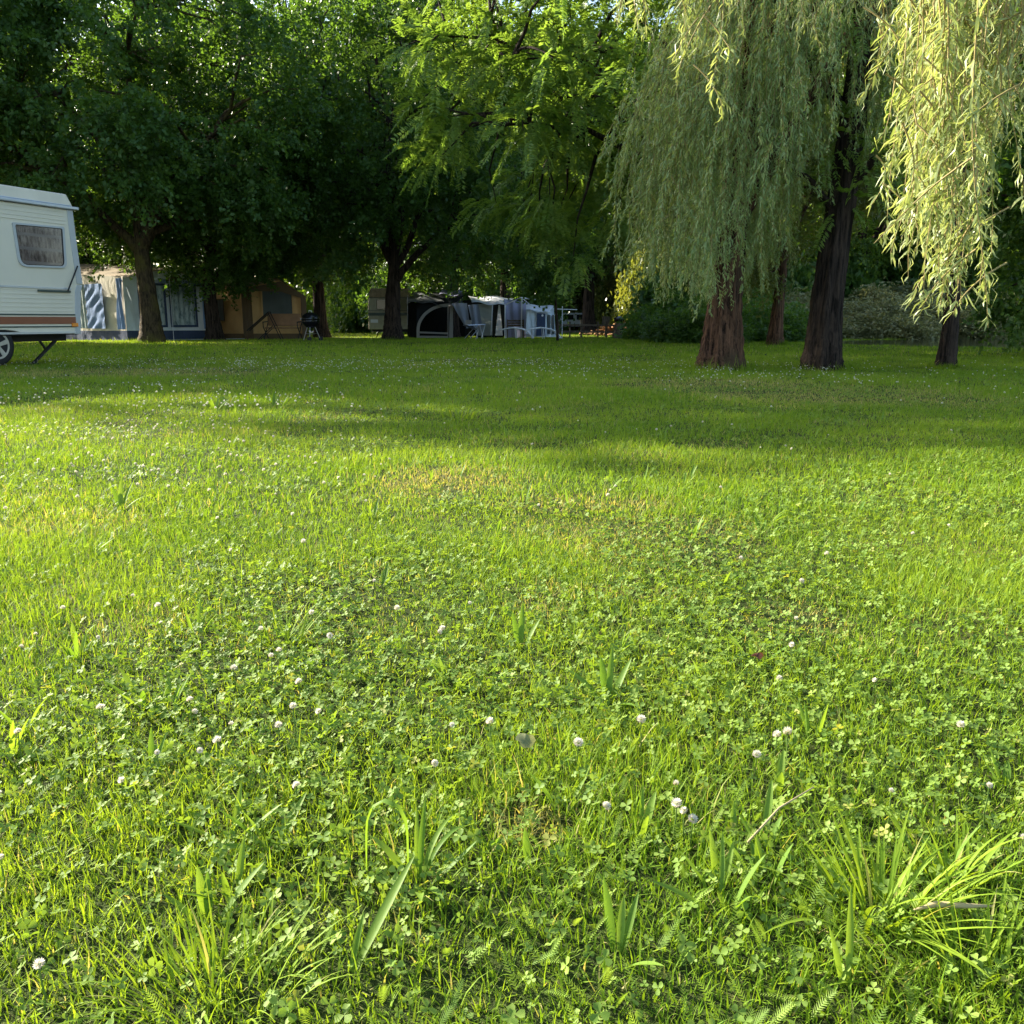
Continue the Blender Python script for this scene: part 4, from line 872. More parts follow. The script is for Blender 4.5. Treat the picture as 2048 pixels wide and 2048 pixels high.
# blue and cream awning
K = at(252, 640, 30.0); L_ = at(60, 640, 34.6); R_ = at(417, 640, 32.6)
zK = at(252, 553, 30.).z; zL = at(155, 541, 32.0).z + .1; zR = at(414, 566, 32.5).z; AF = .56; AY = 30. + 2.6 * AF; zA = at(345, 537, AY).z
aw, fr = tent('awning', 'cream and blue caravan awning behind the forked maple', K, L_, R_, zK, zL, zR, AF, zA, dict(wall_l=M['c_cream'], skirt=M['c_navy'], wall_r=M['c_pale']), 7, .36, M['c_roof'])
def fr_u(u, a, b):                        # fraction along wall a->b seen at photo column u
    lo, hi = 0., 1.
    d = lambda t_: (lerp(a, b, t_).x / lerp(a, b, t_).y * (F * 1.026) + 1024) - u
    for _ in range(40):
        m_ = (lo + hi) / 2
        if (d(lo) < 0) == (d(m_) < 0): lo = m_
        else: hi = m_
    return (lo + hi) / 2
f1, f2 = fr_u(177, L_, K), fr_u(212, L_, K)
def archpoly(a, b, u0, u1, z0, z1, off, n=8):
    nn = (b - a).cross(Vector((0, 0, 1))).normalized() * off; pts = [vert(lerp(a, b, u0) + nn, z0), vert(lerp(a, b, u1) + nn, z0)]
    for k in range(n + 1):
        a_ = pi / 2 * k / n; uu = u1 - (u1 - u0) * .55 * (1 - cos(a_)); zz = z1 - .32 + .32 * sin(a_); pts.append(vert(lerp(a, b, uu) + nn, zz))
    pts.append(vert(lerp(a, b, u0) + nn, z1)); return pts, nn
def wavy(pts4, nu, nv, fn): mb = MB(); mb.grid(*pts4, nu, nv, fn); return mb
zb = .36
nl = (K - L_).cross(Vector((0, 0, 1))).normalized()
mb = MB(); p4, _ = panel(L_, K, zb + .02, 1.83, 1.83, f1, f2, .10); mb.grid(p4[0], p4[1], p4[2], p4[3], 20, 20, lambda u, w: .018 * sin(15 * (w * 1.3 - u * .8)) * sin(3.14 * u) + .012 * sin(29 * (w - u * .5) + 5 * u * u)); mb.build('door_panel', M['c_blue'], aw, True, frame=fr)
f3, f4 = fr_u(158, L_, K), fr_u(176, L_, K)
mb = MB(); p4, _ = panel(L_, K, zb + .02, 1.84, 1.84, f3, f4, .10); mb.grid(*p4, 14, 10, lambda u, w: .02 * sin(16 * u + 2 * w)); mb.build('curtain', M['curtain_blue'], aw, True, frame=fr)
f5 = fr_u(237, L_, K)
mb = MB(); p, q = lerp(L_, K, f5), K; mb.grid(vert(p + nl * .1, zb), vert(q + nl * .06, zb), vert(q + nl * .06, zK - .05), vert(lerp(L_, K, fr_u(240, L_, K)) + nl * .08, zK - .05), 8, 18, lambda u, w: .03 * sin(11 * u + 6 * w)); mb.build('corner_flap', M['c_blue'], aw, True, frame=fr)
def window_on(a, b, ua_, ub_, z0, z1, paneM, frameM, parent, fr, t_=.07, name='window', off=.05):
    f_a, f_b = fr_u(ua_, a, b), fr_u(ub_, a, b); (p4, nn) = panel(a, b, z0, z1, z1, f_a, f_b, off); w_ = (p4[1] - p4[0]).normalized() * t_; h_ = Vector((0, 0, t_))
    inn = [p4[0] + w_ + h_, p4[1] - w_ + h_, p4[2] - w_ - h_, p4[3] + w_ - h_]
    mb = MB(); mb.ring(p4, inn, nn.normalized() * .02); w = mb.build(name, frameM, parent, frame=fr)
    mb = MB(); mb.grid(*[q + nn.normalized() * .004 for q in inn], 24, 4, lambda u, w: .012 * sin(30 * u)); mb.build('pane', paneM, w, True, frame=fr)
    return w
window_on(K, R_, 337, 391, .42, 1.83, M['curtain_blue'], M['c_navy'], aw, fr, .075)
window_on(K, R_, 275, 330, .42, 1.85, M['curtain_blue'], M['c_navy'], aw, fr, .075)
(p4, nn) = panel(K, R_, .36, zR - .05, zR - .05, fr_u(403, K, R_), fr_u(408, K, R_), .04); mb = MB(); mb.prism(p4, nn.normalized() * .01); mb.build('corner_stripe', M['c_sky'], aw, frame=fr)
mb = MB()
for k in range(34):                     # scalloped valance
    f0 = fr_u(318, K, R_) + (1 - fr_u(318, K, R_)) * k / 34; f1_ = f0 + .011; zt = 1.99 - .0 * k - .10 * max(0, (k - 14) / 20)
    (p4, nn) = panel(K, R_, zt - .13, zt, zt, f0, f1_, .05); mb.prism([p4[0], p4[1], p4[2], p4[3]], nn.normalized() * .008)
mb.build('valance', M['c_blue'], aw, frame=fr)
mb = MB(); (p4, nn) = panel(K, R_, zA - .42, zA - .22, zA - .22, AF - .07, AF + .10, .05); mb.prism(p4, nn.normalized() * .01); mb.build('gable_vent', M['c_brown'], aw, frame=fr)
mb = MB(); nr = (R_ - K).cross(Vector((0, 0, 1))).normalized()
for uu in (333, 405): q = lerp(K, R_, fr_u(uu, K, R_)) + nr * .25; mb.tube([vert(q, 0), vert(q, 2.0)], .010, 6)
mb.build('pole', M['bluegrey'], aw, frame=fr)
g = lerp(K, R_, .85) + nr * .5; mb = MB(); mb.box((0, 0, .012), (2.6, .7, .02), atan2((R_ - K).y, (R_ - K).x)); o = mb.build('groundsheet', M['sheet'], None, label='grey groundsheet on the grass before the blue awning', cat='groundsheet'); o.location = (g.x, g.y, tz(g.x, g.y) + .03)
# brown tent
K = at(484, 640, 33.4); L_ = at(395, 640, 35.8); R_ = at(612, 640, 35.0)
zK = at(484, 576, 33.4).z; zL = at(430, 566, 34.8).z + .05; zR = at(612, 594, 35.).z; AF = .60; zA = at(565, 560, 34.3).z
bt, fr = tent('awning', 'tan and brown canvas awning left of the kettle barbecue', K, L_, R_, zK, zL, zR, AF, zA, dict(wall_l=M['c_tan'], skirt=M['c_brown'], wall_r=M['c_tan']), 27, .25, M['c_roof'])
window_on(L_, K, 426, 452, .42 + .2, 1.42, M['foil'], M['c_brown'], bt, fr, .03, off=.09)
window_on(K, R_, 521, 585, .75, 1.75, M['foil'], M['c_tan'], bt, fr, .05, off=.05)
mb = MB(); (p4, nn) = panel(K, R_, .05, 1.8, 1.75, 0.0, fr_u(501, K, R_), .07); mb.grid(*p4, 14, 8, lambda u, w: .04 * sin(20 * u)); mb.build('rolled_door', M['c_brown'], bt, True, frame=fr)
mb = MB(); (p4, nn) = panel(K, R_, .05, 1.55, 1.45, fr_u(600, K, R_), 1.0, .07); mb.prism(p4, nn.normalized() * .01); mb.build('corner_post', M['c_brown'], bt, frame=fr)
mb = MB(); (p4, nn) = panel(K, R_, zK - .10, zK + .02, zA - .05, fr_u(500, K, R_), AF, .10); (q4, _) = panel(K, R_, zR - .1, zA - .05, zR + .02, AF, .99, .10); mb.prism(p4[:2] + p4[2:], nn.normalized() * .01); mb.prism([vert(q4[0], zK - .1), q4[1], q4[2], q4[3]], nn.normalized() * .01); mb.build('gable_flap', M['c_brown'], bt, frame=fr)

# ---------------------------------------------------------------- bench and lounger before the brown tent
def at0(u, Y): p = at(u, 640, Y); return Vector((p.x, p.y, tz(p.x, p.y)))
q = at0(565, 32.4); lo, fr = root('camp_sofa', q, -.05, label='folding brown camp sofa before the tan awning', cat='camp sofa')
mb = MB(); mb.box((0, .22, .70), (1.15, .04, .42), m=Matrix.Rotation(-.15, 3, 'X')); mb.build('backrest', M['brownboard'], lo, bevel=.015)
mb = MB(); mb.box((0, -.02, .42), (1.15, .46, .05)); mb.build('seat', M['brownboard'], lo, bevel=.015)
for sx_ in (-1, 1):
    mb = MB(); x = sx_ * .60; mb.tube([(x, -.30, .0), (x, .28, .62), (x, .30, .92)], .018, 6); mb.tube([(x, .30, .0), (x, -.28, .44), (x, -.30, .62)], .018, 6); mb.tube([(x, -.30, .62), (x, .28, .64)], .02, 6); mb.build('side_frame', M['black'], lo)
q = at0(533, 32.2); lo, fr = root('lounge_chair', q, .1, label='dark folded back lounge chair left of the camp sofa', cat='chair')
mb = MB(); mb.grid((-.62, -.25, .35), (.1, -.25, .95), (.1, .25, .95), (-.62, .25, .35), 6, 4); mb.build('backrest', M['c_brown'], lo)
mb = MB(); mb.tube([(-.64, -.27, .33), (.12, -.27, .97), (.12, .27, .97), (-.64, .27, .33)], .018, 6); mb.tube([(.1, -.27, .95), (.5, -.27, .02)], .016, 6); mb.tube([(-.3, -.27, .0), (.25, -.27, .5)], .016, 6); mb.tube([(-.3, .27, .0), (.25, .27, .5)], .016, 6); mb.tube([(.1, .27, .95), (.5, .27, .02)], .016, 6); mb.build('frame', M['black'], lo)

# ---------------------------------------------------------------- kettle barbecue
q = at0(621, 29.8); kb, fr = root('kettle_barbecue', q, .15, label='black kettle barbecue on thin legs beside the tan awning', cat='barbecue')
mb = MB(); mb.lathe((0, 0, 0), [(.03, .40), (.14, .43), (.23, .51), (.275, .60), (.285, .665)], 32); mb.build('bowl', M['blackgloss'], kb, True)
mb = MB(); mb.lathe((0, 0, 0), [(.295, .665), (.29, .70), (.26, .78), (.19, .85), (.09, .89), (.01, .90)], 32); ld = mb.build('lid', M['blackgloss'], kb, True)
mb = MB(); mb.tube([(-.05, 0, .885), (-.045, 0, .945), (.045, 0, .945), (.05, 0, .885)], .012, 6); mb.build('handle', M['whiteplastic'], ld)
mb = MB(); mb.tube([(-.27, -.09, .70), (-.31, -.11, .72), (-.29, -.13, .66)], .012, 6); mb.build('side_handle', M['steel'], kb)
for a_ in (-1.7, .15, 2.6):
    mb = MB(); mb.tube([(.12 * cos(a_), .12 * sin(a_), .47), (.30 * cos(a_), .30 * sin(a_), .02)], .013, 8); lg = mb.build('leg', M['steel'], kb)
    if a_ != 2.6: mb = MB(); mb.lathe((.30 * cos(a_), .30 * sin(a_), .07), [(.02, -.02), (.07, -.018), (.07, .018), (.02, .02)], 16, (sin(.15), cos(.15), 0)); mb.build('foot_wheel', M['black'], lg)
mb = MB(); mb.lathe((0, 0, 0), [(.02, .20), (.17, .225), (.18, .235)], 20); mb.build('ash_pan', M['steel'], kb)

# ---------------------------------------------------------------- distant caravan
CYY = 45.5
p0 = at(737, 640, CYY); dc, fr = root('caravan', (p0.x, p0.y, tz(p0.x, p0.y)), .10, label='old beige caravan with dark stripe behind the dark maple trunk', cat='caravan')
sc_ = CYY / F; wd = (818 - 737) * sc_
mb = MB(); mb.prism([(0, 0, .42), (.0, 0, 1.6), (.06, 0, 1.95), (wd, 0, 1.95), (wd, 0, .42)], (0, 4.2, 0)); mb.build('body', plain('old_cream', (.36, .33, .22), .5), dc, bevel=.04)
mb = MB(); mb.prism([(.05, -.01, 1.95), (.12, 0, 2.38), (wd, 0, 2.38), (wd, -.01, 1.95)], (0, 4.1, 0)); mb.build('roof', plain('tan_roof', (.33, .25, .15), .6, var=.3), dc, bevel=.04)
mb = MB(); mb.box((wd / 2, -.02, 1.93), (wd, .03, .03)); mb.box((wd / 2, -.015, 1.15), (wd, .03, .14)); mb.box((wd / 2, -.012, 1.32), (wd, .03, .02)); mb.build('dark_stripe', M['darkline'], dc)
mb = MB(); mb.box((.9, -.02, 1.62), (.95, .03, .48)); w = mb.build('window', M['glassdark'], dc, bevel=.02)
mb = MB(); mb.box((.28, -.03, .82), (.36, .02, .16)); mb.build('licence_plate', M['whiteplastic'], dc)
mb = MB(); mb.lathe((wd * .6, .12, .28), [(.15, -.08), (.28, -.08), (.28, .08), (.15, .08)], 20, (0, 1, 0)); mb.build('wheel', M['black'], dc)
mb = MB(); mb.box((wd / 2, 2, .36), (wd - .3, 3.6, .12)); mb.bar((.5, .1, .4), (.35, .1, 0), .04); mb.build('chassis', M['black'], dc)

# ---------------------------------------------------------------- grey awning with the arched opening
def Q(u, v, Y): return at(u, v, Y)
Ya = 44.2; o0 = at0(900, Ya); ga, fr = root('awning', o0, label='dark grey awning with an arched opening and tarpaulin roof', cat='awning')
zg = tz(0, Ya)
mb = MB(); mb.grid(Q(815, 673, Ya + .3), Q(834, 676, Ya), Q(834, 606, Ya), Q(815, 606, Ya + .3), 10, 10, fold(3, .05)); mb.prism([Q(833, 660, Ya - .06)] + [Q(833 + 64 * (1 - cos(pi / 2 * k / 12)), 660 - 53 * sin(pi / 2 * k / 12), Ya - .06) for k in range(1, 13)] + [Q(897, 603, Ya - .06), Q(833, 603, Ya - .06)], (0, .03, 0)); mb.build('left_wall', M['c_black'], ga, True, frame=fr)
def arc_pts(u0, u1, vb, vt, Y, n=12): return [Q(u0 + (u1 - u0) * (1 - cos(pi / 2 * k / n)), vb + (vt - vb) * sin(pi / 2 * k / n), Y) for k in range(n + 1)]
oa = [Q(833, 676, Ya - .1)] + arc_pts(833, 897, 660, 607, Ya - .1); ia = [Q(839, 676, Ya - .1)] + arc_pts(839, 897, 660, 613, Ya - .1)
mb = MB(); n_ = len(oa)
for k in range(n_ - 1): mb.prism([oa[k], oa[k + 1], ia[k + 1], ia[k]], (0, .03, 0))
mb.prism([Q(838, 663, Ya - .1), Q(896, 665, Ya - .1), Q(896, 668.5, Ya - .1), Q(838, 666.5, Ya - .1)], (0, .03, 0)); mb.prism([Q(838, 671.5, Ya - .1), Q(896, 672, Ya - .1), Q(896, 676, Ya - .1), Q(838, 676, Ya - .1)], (0, .03, 0)); mb.build('arch_border', M['c_border'], ga, frame=fr)
mb = MB(); mb.prism([Q(900, 608, Ya - .05), Q(906, 608, Ya - .05), Q(906, 677, Ya - .05), Q(898, 677, Ya - .05)], (0, .05, 0)); mb.build('corner_panel', M['c_border'], ga, frame=fr)
mb = MB(); mb.tube([Q(896, 677, Ya - .3), Q(896, 607, Ya - .3)], .018, 6); mb.tube([Q(815, 650, Ya - .1), Q(815, 590, Ya - .1)], .018, 6); mb.build('pole', M['c_border'], ga, frame=fr)
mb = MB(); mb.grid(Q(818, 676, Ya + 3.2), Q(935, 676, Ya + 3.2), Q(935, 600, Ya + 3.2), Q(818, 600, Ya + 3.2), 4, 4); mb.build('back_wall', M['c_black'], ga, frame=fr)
mb = MB(); mb.grid(Q(812, 608, Ya - .2), Q(925, 610, Ya - .2), Q(925, 584, Ya + 2.4), Q(816, 588, Ya + 2.4), 20, 8, lambda u, w: .10 * sin(6 * u) + .05 * sin(17 * u + 5 * w)); mb.build('roof', M['c_dgrey'], ga, True, frame=fr)
mb = MB(); mb.grid(Q(878, 592, Ya + .6), Q(920, 594, Ya + .4), Q(925, 583, Ya + 2.3), Q(890, 580, Ya + 2.3), 12, 6, lambda u, w: .08 + .06 * sin(7 * u + 4 * w)); mb.build('tarpaulin', M['c_lilac'], ga, True, frame=fr)
mb = MB()
for k in range(5): mb.tube([Q(876 + 3 * k, 594 + 2 * k, Ya - .4), Q(900, 599 + 2.0 * k, Ya - .45), Q(930 - 4 * k, 591 + 3 * k, Ya - .4)], .02, 5)
mb.build('guy_bundle', M['c_black'], ga, frame=fr)
mb = MB(); mb.grid(Q(903, 606, Ya - .2), Q(934, 606, Ya - .2), Q(940, 655, Ya - .5), Q(932, 657, Ya - .5), 10, 12, lambda u, w: .025 * sin(9 * u + 3 * w)); mb.build('drape', M['c_grey'], ga, True, frame=fr)
mb = MB(); mb.grid(Q(936, 610, Ya - .1), Q(957, 608, Ya - .1), Q(966, 660, Ya - .3), Q(946, 655, Ya - .3), 12, 10, lambda u, w: .03 * sin(10 * u + 2 * w)); mb.build('drape', M['c_grey'], ga, True, frame=fr)

# white roofed awning
Yb = 46; o0 = at0(1000, Yb); wa, fr = root('awning', o0, label='grey green awning with white roof sheet, open door', cat='awning')
mb = MB(); mb.grid(Q(955, 676, Yb), Q(985, 676, Yb), Q(985, 608, Yb), Q(955, 608, Yb), 8, 8, fold(11, .04)); mb.build('front_wall', M['c_green'], wa, True, frame=fr)
mb = MB(); mb.grid(Q(990, 676, Yb + .2), Q(1006, 676, Yb + .2), Q(1000, 610, Yb + .2), Q(997, 610, Yb + .2), 6, 6, fold(12, .04)); mb.build('door_flap', M['c_white'], wa, True, frame=fr)
mb = MB(); mb.grid(Q(1012, 676, Yb - .1), Q(1052, 676, Yb - .1), Q(1056, 604, Yb - .1), Q(1008, 598, Yb - .1), 22, 8, lambda u, w: .045 * sin(16 * u + 2 * w) + .01 * sin(40 * u)); mb.build('side_drape', M['c_lilac'], wa, True, frame=fr)
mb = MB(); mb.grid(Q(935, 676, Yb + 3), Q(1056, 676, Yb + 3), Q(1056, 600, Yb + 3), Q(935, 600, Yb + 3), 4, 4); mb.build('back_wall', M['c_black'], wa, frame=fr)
mb = MB(); mb.grid(Q(944, 605, Yb - .3), Q(1010, 611, Yb - .3), Q(1028, 595, Yb + 2.4), Q(936, 592, Yb + 2.4), 20, 6, lambda u, w: .05 * sin(9 * u + 3 * w)); mb.build('roof', M['c_white'], wa, True, frame=fr)
mb = MB(); mb.prism([Q(955, 671, Yb - .04), Q(1008, 671, Yb - .04), Q(1008, 677, Yb - .04), Q(955, 677, Yb - .04)], (0, .03, 0)); mb.build('skirt', M['c_black'], wa, frame=fr)
mb = MB(); mb.tube([Q(1010, 680, Yb - 1.6), Q(1010, 610, Yb - 1.6)], .028, 6); mb.tube([Q(1042, 681, Yb - 2.0), Q(1044, 596, Yb - 2.0)], .028, 6); mb.tube([Q(1062, 680, Yb - 1.6), Q(1063, 612, Yb - 1.6)], .022, 6)
mb.tube([Q(1010, 610, Yb - 1.6), Q(1041, 595, Yb - 2.0), Q(1079, 600, Yb - 1.6)], .03, 6); mb.tube([Q(1044, 596, Yb - 2), Q(1063, 612, Yb - 1.6)], .02, 6); mb.tube([Q(982, 670, Yb - .3), Q(985, 610, Yb - .3)], .025, 6); mb.build('pole_frame', M['whiteplastic'], wa, frame=fr)
# pale awning with dark door
Yc = 43; o0 = at0(1080, Yc); pa, fr = root('awning', o0, label='pale grey awning with a dark blue door, rightmost of the row', cat='awning')
mb = MB(); mb.grid(Q(1051, 667, Yc), Q(1093, 672, Yc), Q(1093, 622, Yc), Q(1055, 619, Yc), 16, 8, fold(21, .03)); mb.build('front_wall', M['c_pale'], pa, True, frame=fr)
mb = MB(); mb.grid(Q(1093, 674, Yc), Q(1112, 674, Yc + 1.5), Q(1108, 622, Yc + 1.5), Q(1093, 622, Yc), 8, 8, fold(22, .03)); mb.build('side_wall', M['c_pale'], pa, True, frame=fr)
mb = MB(); mb.prism([Q(1072, 672, Yc - .08), Q(1090, 672, Yc - .08), Q(1091, 627, Yc - .08), Q(1074, 626, Yc - .08)], (0, .04, 0)); d_ = mb.build('door', M['c_navy'], pa, frame=fr)
mb = MB(); mb.lathe(Q(1085, 631, Yc - .1), [(.05, 0), (.05, .01)], 12, (0, -1, 0)); mb.build('lamp', M['whiteplastic'], d_, frame=fr)
mb = MB(); mb.prism([Q(1095, 668, Yc + .05), Q(1101, 668, Yc + .5), Q(1101, 630, Yc + .5), Q(1095, 629, Yc + .05)], (0, -.04, 0)); mb.prism([Q(1104, 668, Yc + .8), Q(1109, 668, Yc + 1.1), Q(1108, 630, Yc + 1.1), Q(1104, 630, Yc + .8)], (0, -.04, 0)); mb.build('window', M['foil'], pa, frame=fr)
mb = MB(); mb.grid(Q(1052, 619, Yc - .2), Q(1098, 625, Yc - .2), Q(1108, 612, Yc + 2.4), Q(1052, 609, Yc + 2.4), 12, 6, lambda u, w: .03 * sin(9 * u)); mb.build('roof', M['c_white'], pa, True, frame=fr)
mb = MB(); mb.grid(Q(1052, 674, Yc + 2.5), Q(1110, 674, Yc + 2.5), Q(1108, 615, Yc + 2.5), Q(1052, 612, Yc + 2.5), 4, 4); mb.build('back_wall', M['c_pale'], pa, frame=fr)

# plastic loungers, folding chair, bench, box
def lounger(u, Y, rz, label, sgn=1):
    r_, fr = root('sun_lounger', at0(u, Y), rz, label=label, cat='sun lounger')
    mb = MB(); L = [(-.75, .38), (-.45, .46), (-.1, .50), (.3, .44), (.55, .33), (.72, .12), (.78, .02)]; r2 = [Vector((x, 0, z)) for x, z in L]
    for y in (-.28, .28): mb.tube([(p.x, y, p.z) for p in r2], [.02, .03, .035, .035, .035, .04, .04], 6)
    mb.build('side_rail', M['whiteplastic'], r_)
    mb = MB()
    for k in range(9): f = k / 8; x = -.7 + 1.1 * f; z = float(np.interp(x, [l[0] for l in L], [l[1] for l in L])); mb.box((x, 0, z + .01), (.09, .56, .015))
    mb.build('seat', M['whiteplastic'], r_)
    for x in (-.5, -.02):
        for y in (-.27, .27): mb = MB(); z = float(np.interp(x, [l[0] for l in L], [l[1] for l in L])); mb.tube([(x, y, z), (x + .04, y * 1.1, 0)], .02, 6); mb.build('leg', M['whiteplastic'], r_)
lounger(1032, 42.5, -.1, 'white plastic lounger in front of the lilac drape')
lounger(1086, 41.5, .1, 'white plastic lounger in front of the pale awning')
r_, fr = root('camp_chair', at0(952, 41.5), .5, label='light folding camp chair before the grey drapes', cat='chair')
mb = MB(); mb.grid((-.55, -.24, .62), (.0, -.24, .42), (.0, .24, .42), (-.55, .24, .62), 5, 2); mb.build('seat', M['c_grey'], r_)
mb = MB(); mb.grid((.0, -.26, .40), (.32, -.26, .64), (.32, .26, .64), (.0, .26, .40), 5, 2); mb.build('backrest', M['c_border'], r_)
mb = MB()
for y in (-.26, .26): mb.tube([(.05, y, .62), (.22, y, .0)], .016, 6); mb.tube([(.32, y, .62), (.12, y, .0)], .016, 6); mb.tube([(-.02, y, .45), (-.45, y, .02)], .014, 6); mb.tube([(-.5, y, .6), (.34, y, .64)], .014, 6)
mb.build('frame', M['alu'], r_)
r_, fr = root('storage_box', at0(937, 43.0), 0, label='small wooden box on a stand beside the camp chair', cat='box')
mb = MB(); mb.box((0, 0, .74), (.28, .25, .22)); mb.build('box_body', M['c_border'], r_, bevel=.01); mb = MB()
for x in (-.13, .13):
    for y in (-.1, .1): mb.tube([(x, y, 0), (x, y, .63)], .015, 5)
mb.box((0, 0, .62), (.34, .3, .02)); mb.build('stand', M['c_black'], r_)
r_, fr = root('garden_bench', at0(1031, 44), 0, label='brown slatted bench behind the left plastic lounger', cat='bench')
mb = MB(); [mb.box((0, .2, .60 + .11 * k), (.82, .03, .08)) for k in range(3)]; mb.build('backrest', M['wood'], r_)
mb = MB(); [mb.box((0, -.2 + .12 * k, .44), (.82, .10, .03)) for k in range(4)]; mb.build('seat', M['wood'], r_)
for x in (-.38, .38):
    mb = MB(); mb.box((x, -.2, .21), (.05, .05, .42)); mb.box((x, .22, .44), (.05, .05, .88)); mb.build('leg', M['wood'], r_)
r_, fr = root('clothes_line', at0(1135, 44), 0, label='white washing line pole right of the pale awning', cat='washing line')
mb = MB(); mb.tube([(-.25, 0, 0), (-.25, 0, 1.5)], .02, 6); mb.tube([(-.5, 0, 1.36), (.45, 0, 1.33)], .022, 6); mb.build('pole', M['whiteplastic'], r_)

# ---------------------------------------------------------------- fence, stump with cap, firewood, vans
Yf = 46; r_, fr = root('wooden_fence', at0(1200, Yf), 0, label='low weathered post and rail fence behind the lawn', cat='fence')
us = [1117, 1140, 1163, 1196, 1213, 1240, 1272, 1305, 1340]
for u in us: q = at0(u, Yf); mb = MB(); mb.box((q.x, q.y, q.z + .40), (.10 if u in (1163, 1213, 1272) else .07, .08, .95 if u in (1163, 1213, 1272) else .75)); mb.build('post', M['wood'], r_, frame=fr)
for z in (.30, .62): mb = MB(); mb.bar(at0(1100, Yf - .06) + Vector((0, 0, z)), at0(1345, Yf - .06) + Vector((0, 0, z - .04)), .03, .09); mb.build('rail', M['wood'], r_, frame=fr)
r_, fr = root('tree_stump', at0(1235, 40), 0, label='grey stump topped with a black dish beside the fence', cat='stump')
mb = MB(); V_, F_ = npt(np.array([[0, 0, -.05], [0, 0, .1], [.02, 0, .35], [.04, 0, .6], [.06, 0, .72]]), np.array([.24, .22, .19, .16, .15]), 16, .15, 3); link('stump', npmesh('stump', V_, [F_], smooth=True, mat=M['wood']), None, r_)
mb = MB(); mb.lathe((.07, 0, .70), [(.12, 0), (.20, .06), (.24, .16), (.22, .20), (.12, .26), (.02, .28)], 24); mb.build('dish', M['blackgloss'], r_, True)
r_, fr = root('tool_post', at0(1246, 39.6), 0, label='short dark post with a box right of the stump', cat='post')
mb = MB(); mb.box((0, 0, .22), (.04, .04, .46)); mb.build('post', M['black'], r_); mb = MB(); mb.box((0, 0, .36), (.22, .1, .16)); mb.build('box', M['black'], r_, bevel=.01)
r_, fr = root('marker_post', at0(1292, 47), 0, label='thin pale post standing in the shrubs right of the firewood', cat='post')
mb = MB(); mb.tube([(0, 0, 0), (0, 0, 1.45)], .05, 8); mb.build('post', M['shrub'] if False else M['c_cream'], r_)
r_, fr = root('sign_board', at0(1212, 47), 0, label='dark board on a post behind the fence', cat='board')
mb = MB(); mb.box((0, 0, .85), (.38, .05, .38), m=Matrix.Rotation(.06, 3, 'Y')); mb.build('board', M['wood'], r_); mb = MB(); mb.box((0, 0, .33), (.09, .08, .66)); mb.build('post', M['wood'], r_)
rg = R(88); VS = Acc(); q = at0(1252, 52)
for k in range(260):
    x = rg.randn() * .9; y = rg.randn() * .35; z = abs(rg.rand()) * .75 * math.exp(-(x / 1.6) ** 2); a = rg.rand() * 6.28; L = .12 + .1 * rg.rand(); dv = np.array([cos(a), sin(a), .3 * rg.randn()]) * L
    p = np.array([x, y, z + .05]); VS.add(*npt(np.stack([p - dv, p, p + dv]), np.array([.055, .06, .055]), 7))
o = link('firewood', VS.mesh('firewood', M['woodred']), None, None, kind='stuff', label='heap of split orange brown firewood behind the fence', cat='firewood'); o.location = q
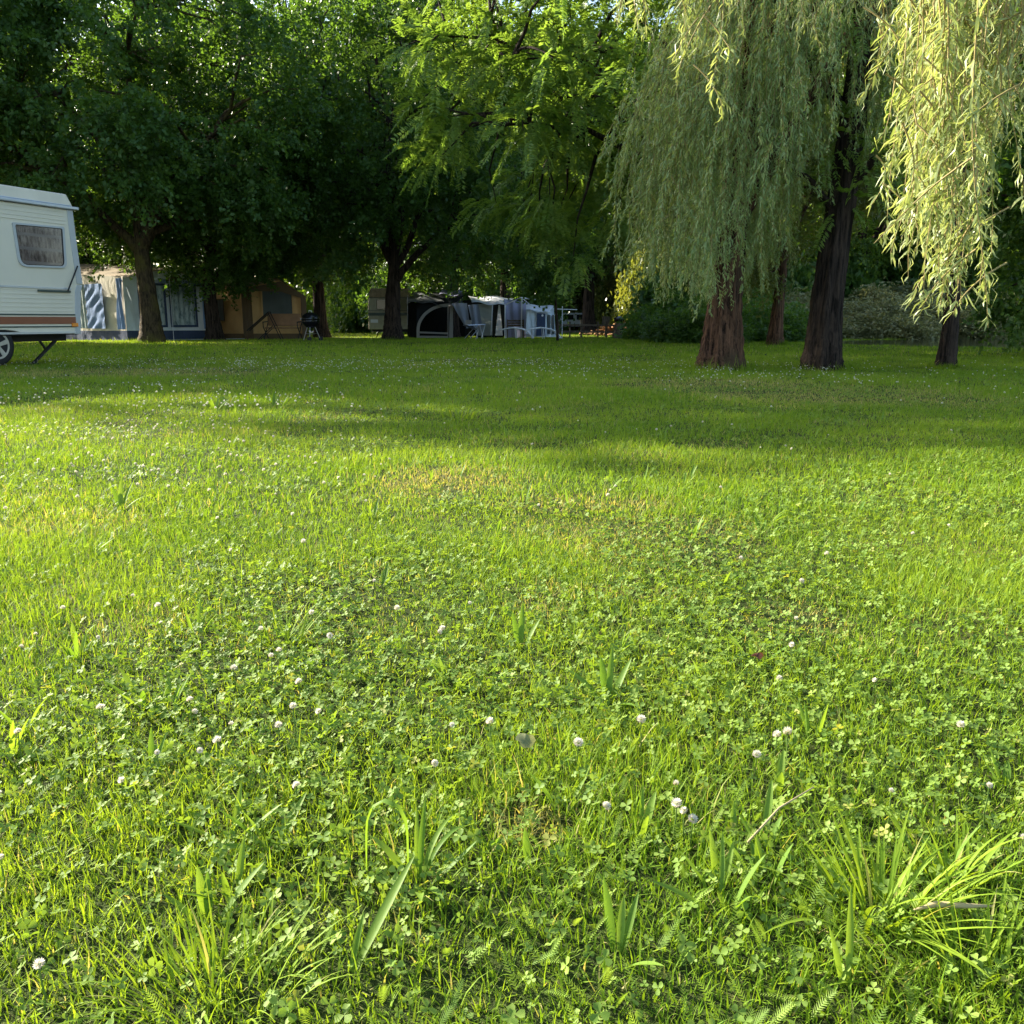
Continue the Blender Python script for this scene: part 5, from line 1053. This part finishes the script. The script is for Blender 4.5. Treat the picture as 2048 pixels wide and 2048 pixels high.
def van(u, Y, rz, label, L=4.6, h=1.9, cat='van'):
    r_, fr = root('parked_van', at0(u, Y), rz, label=label, cat=cat)
    mb = MB(); mb.prism([(-L / 2, -.9, .3), (-L / 2, -.9, h - .1), (-L / 2 + .2, -.9, h), (L * .22, -.9, h), (L * .36, -.9, h * .58), (L / 2 - .05, -.9, h * .5), (L / 2, -.9, .3)], (0, 1.8, 0)); mb.build('body', M['white'], r_, bevel=.06)
    mb = MB(); mb.prism([(L * .05, -.92, h * .60), (L * .05, -.92, h * .9), (L * .21, -.92, h * .9), (L * .31, -.92, h * .6)], (0, 1.84, 0)); mb.box((-L * .12, 0, h * .75), (L * .2, 1.84, h * .28)); mb.build('window', M['glassdark'], r_)
    for x in (-L * .3, L * .33):
        for y in (-.88, .88): mb = MB(); mb.lathe((x, y, .32), [(.1, -.1), (.32, -.1), (.32, .1), (.1, .1)], 20, (0, 1, 0)); w = mb.build('wheel', M['black'], r_); mb = MB(); mb.lathe((x, y * 1.02, .32), [(.18, -.1), (.18, .1)], 16, (0, 1, 0)); mb.build('rim', M['steel'], w)
    mb = MB(); mb.box((L / 2, -.65, .72), (.06, .3, .16)); mb.build('headlight', M['alu'], r_); mb = MB(); mb.box((L / 2, .65, .72), (.06, .3, .16)); mb.build('headlight', M['alu'], r_)
van(1186, 84, .5, 'white vehicle parked beyond the fence, right of the other', 4.2, 1.45)
van(1143, 80, .2, 'white vehicle parked beyond the fence beside the pale awning', 4.2, 1.45)

# ---------------------------------------------------------------- light, sky, camera
w = bpy.data.worlds.new('World'); SC.world = w; w.use_nodes = True; nt = w.node_tree; nt.nodes.clear()
sk = nt.nodes.new('ShaderNodeTexSky'); sk.sky_type = 'NISHITA'; sk.sun_disc = False; sk.sun_elevation = ELEV; sk.sun_rotation = atan2(SUN.x, SUN.y)
sk.air_density = 1.0; sk.dust_density = 1.5; sk.ozone_density = 1.0
bg = nt.nodes.new('ShaderNodeBackground'); bg.inputs['Strength'].default_value = .11; wo = nt.nodes.new('ShaderNodeOutputWorld')
nt.links.new(sk.outputs[0], bg.inputs[0]); nt.links.new(bg.outputs[0], wo.inputs[0])
ld = bpy.data.lights.new('sun', 'SUN'); ld.energy = 5.0; ld.angle = radians(.55); ld.color = (1, .915, .77)
so = bpy.data.objects.new('sun', ld); COL.objects.link(so)
so.rotation_euler = Vector((SUN.x * cos(ELEV), SUN.y * cos(ELEV), sin(ELEV))).to_track_quat('Z', 'Y').to_euler(); so.location = (-20, 10, 20)
cam = bpy.data.cameras.new('camera'); cam.sensor_width = 36; cam.lens = 36 * F / 2048; cam.clip_end = 1500; cam.clip_start = .05
co = bpy.data.objects.new('camera', cam); COL.objects.link(co); co.location = (0, 0, H); co.rotation_euler = (pi / 2 - P, 0, 0); SC.camera = co
SC.view_settings.view_transform = 'Standard'; SC.view_settings.look = 'None'; SC.view_settings.exposure = 1.97; SC.view_settings.gamma = 1
cy = SC.cycles; cy.max_bounces = 6; cy.diffuse_bounces = 4; cy.glossy_bounces = 2; cy.transmission_bounces = 4; cy.transparent_max_bounces = 6
cy.use_denoising = True; cy.sample_clamp_indirect = 6
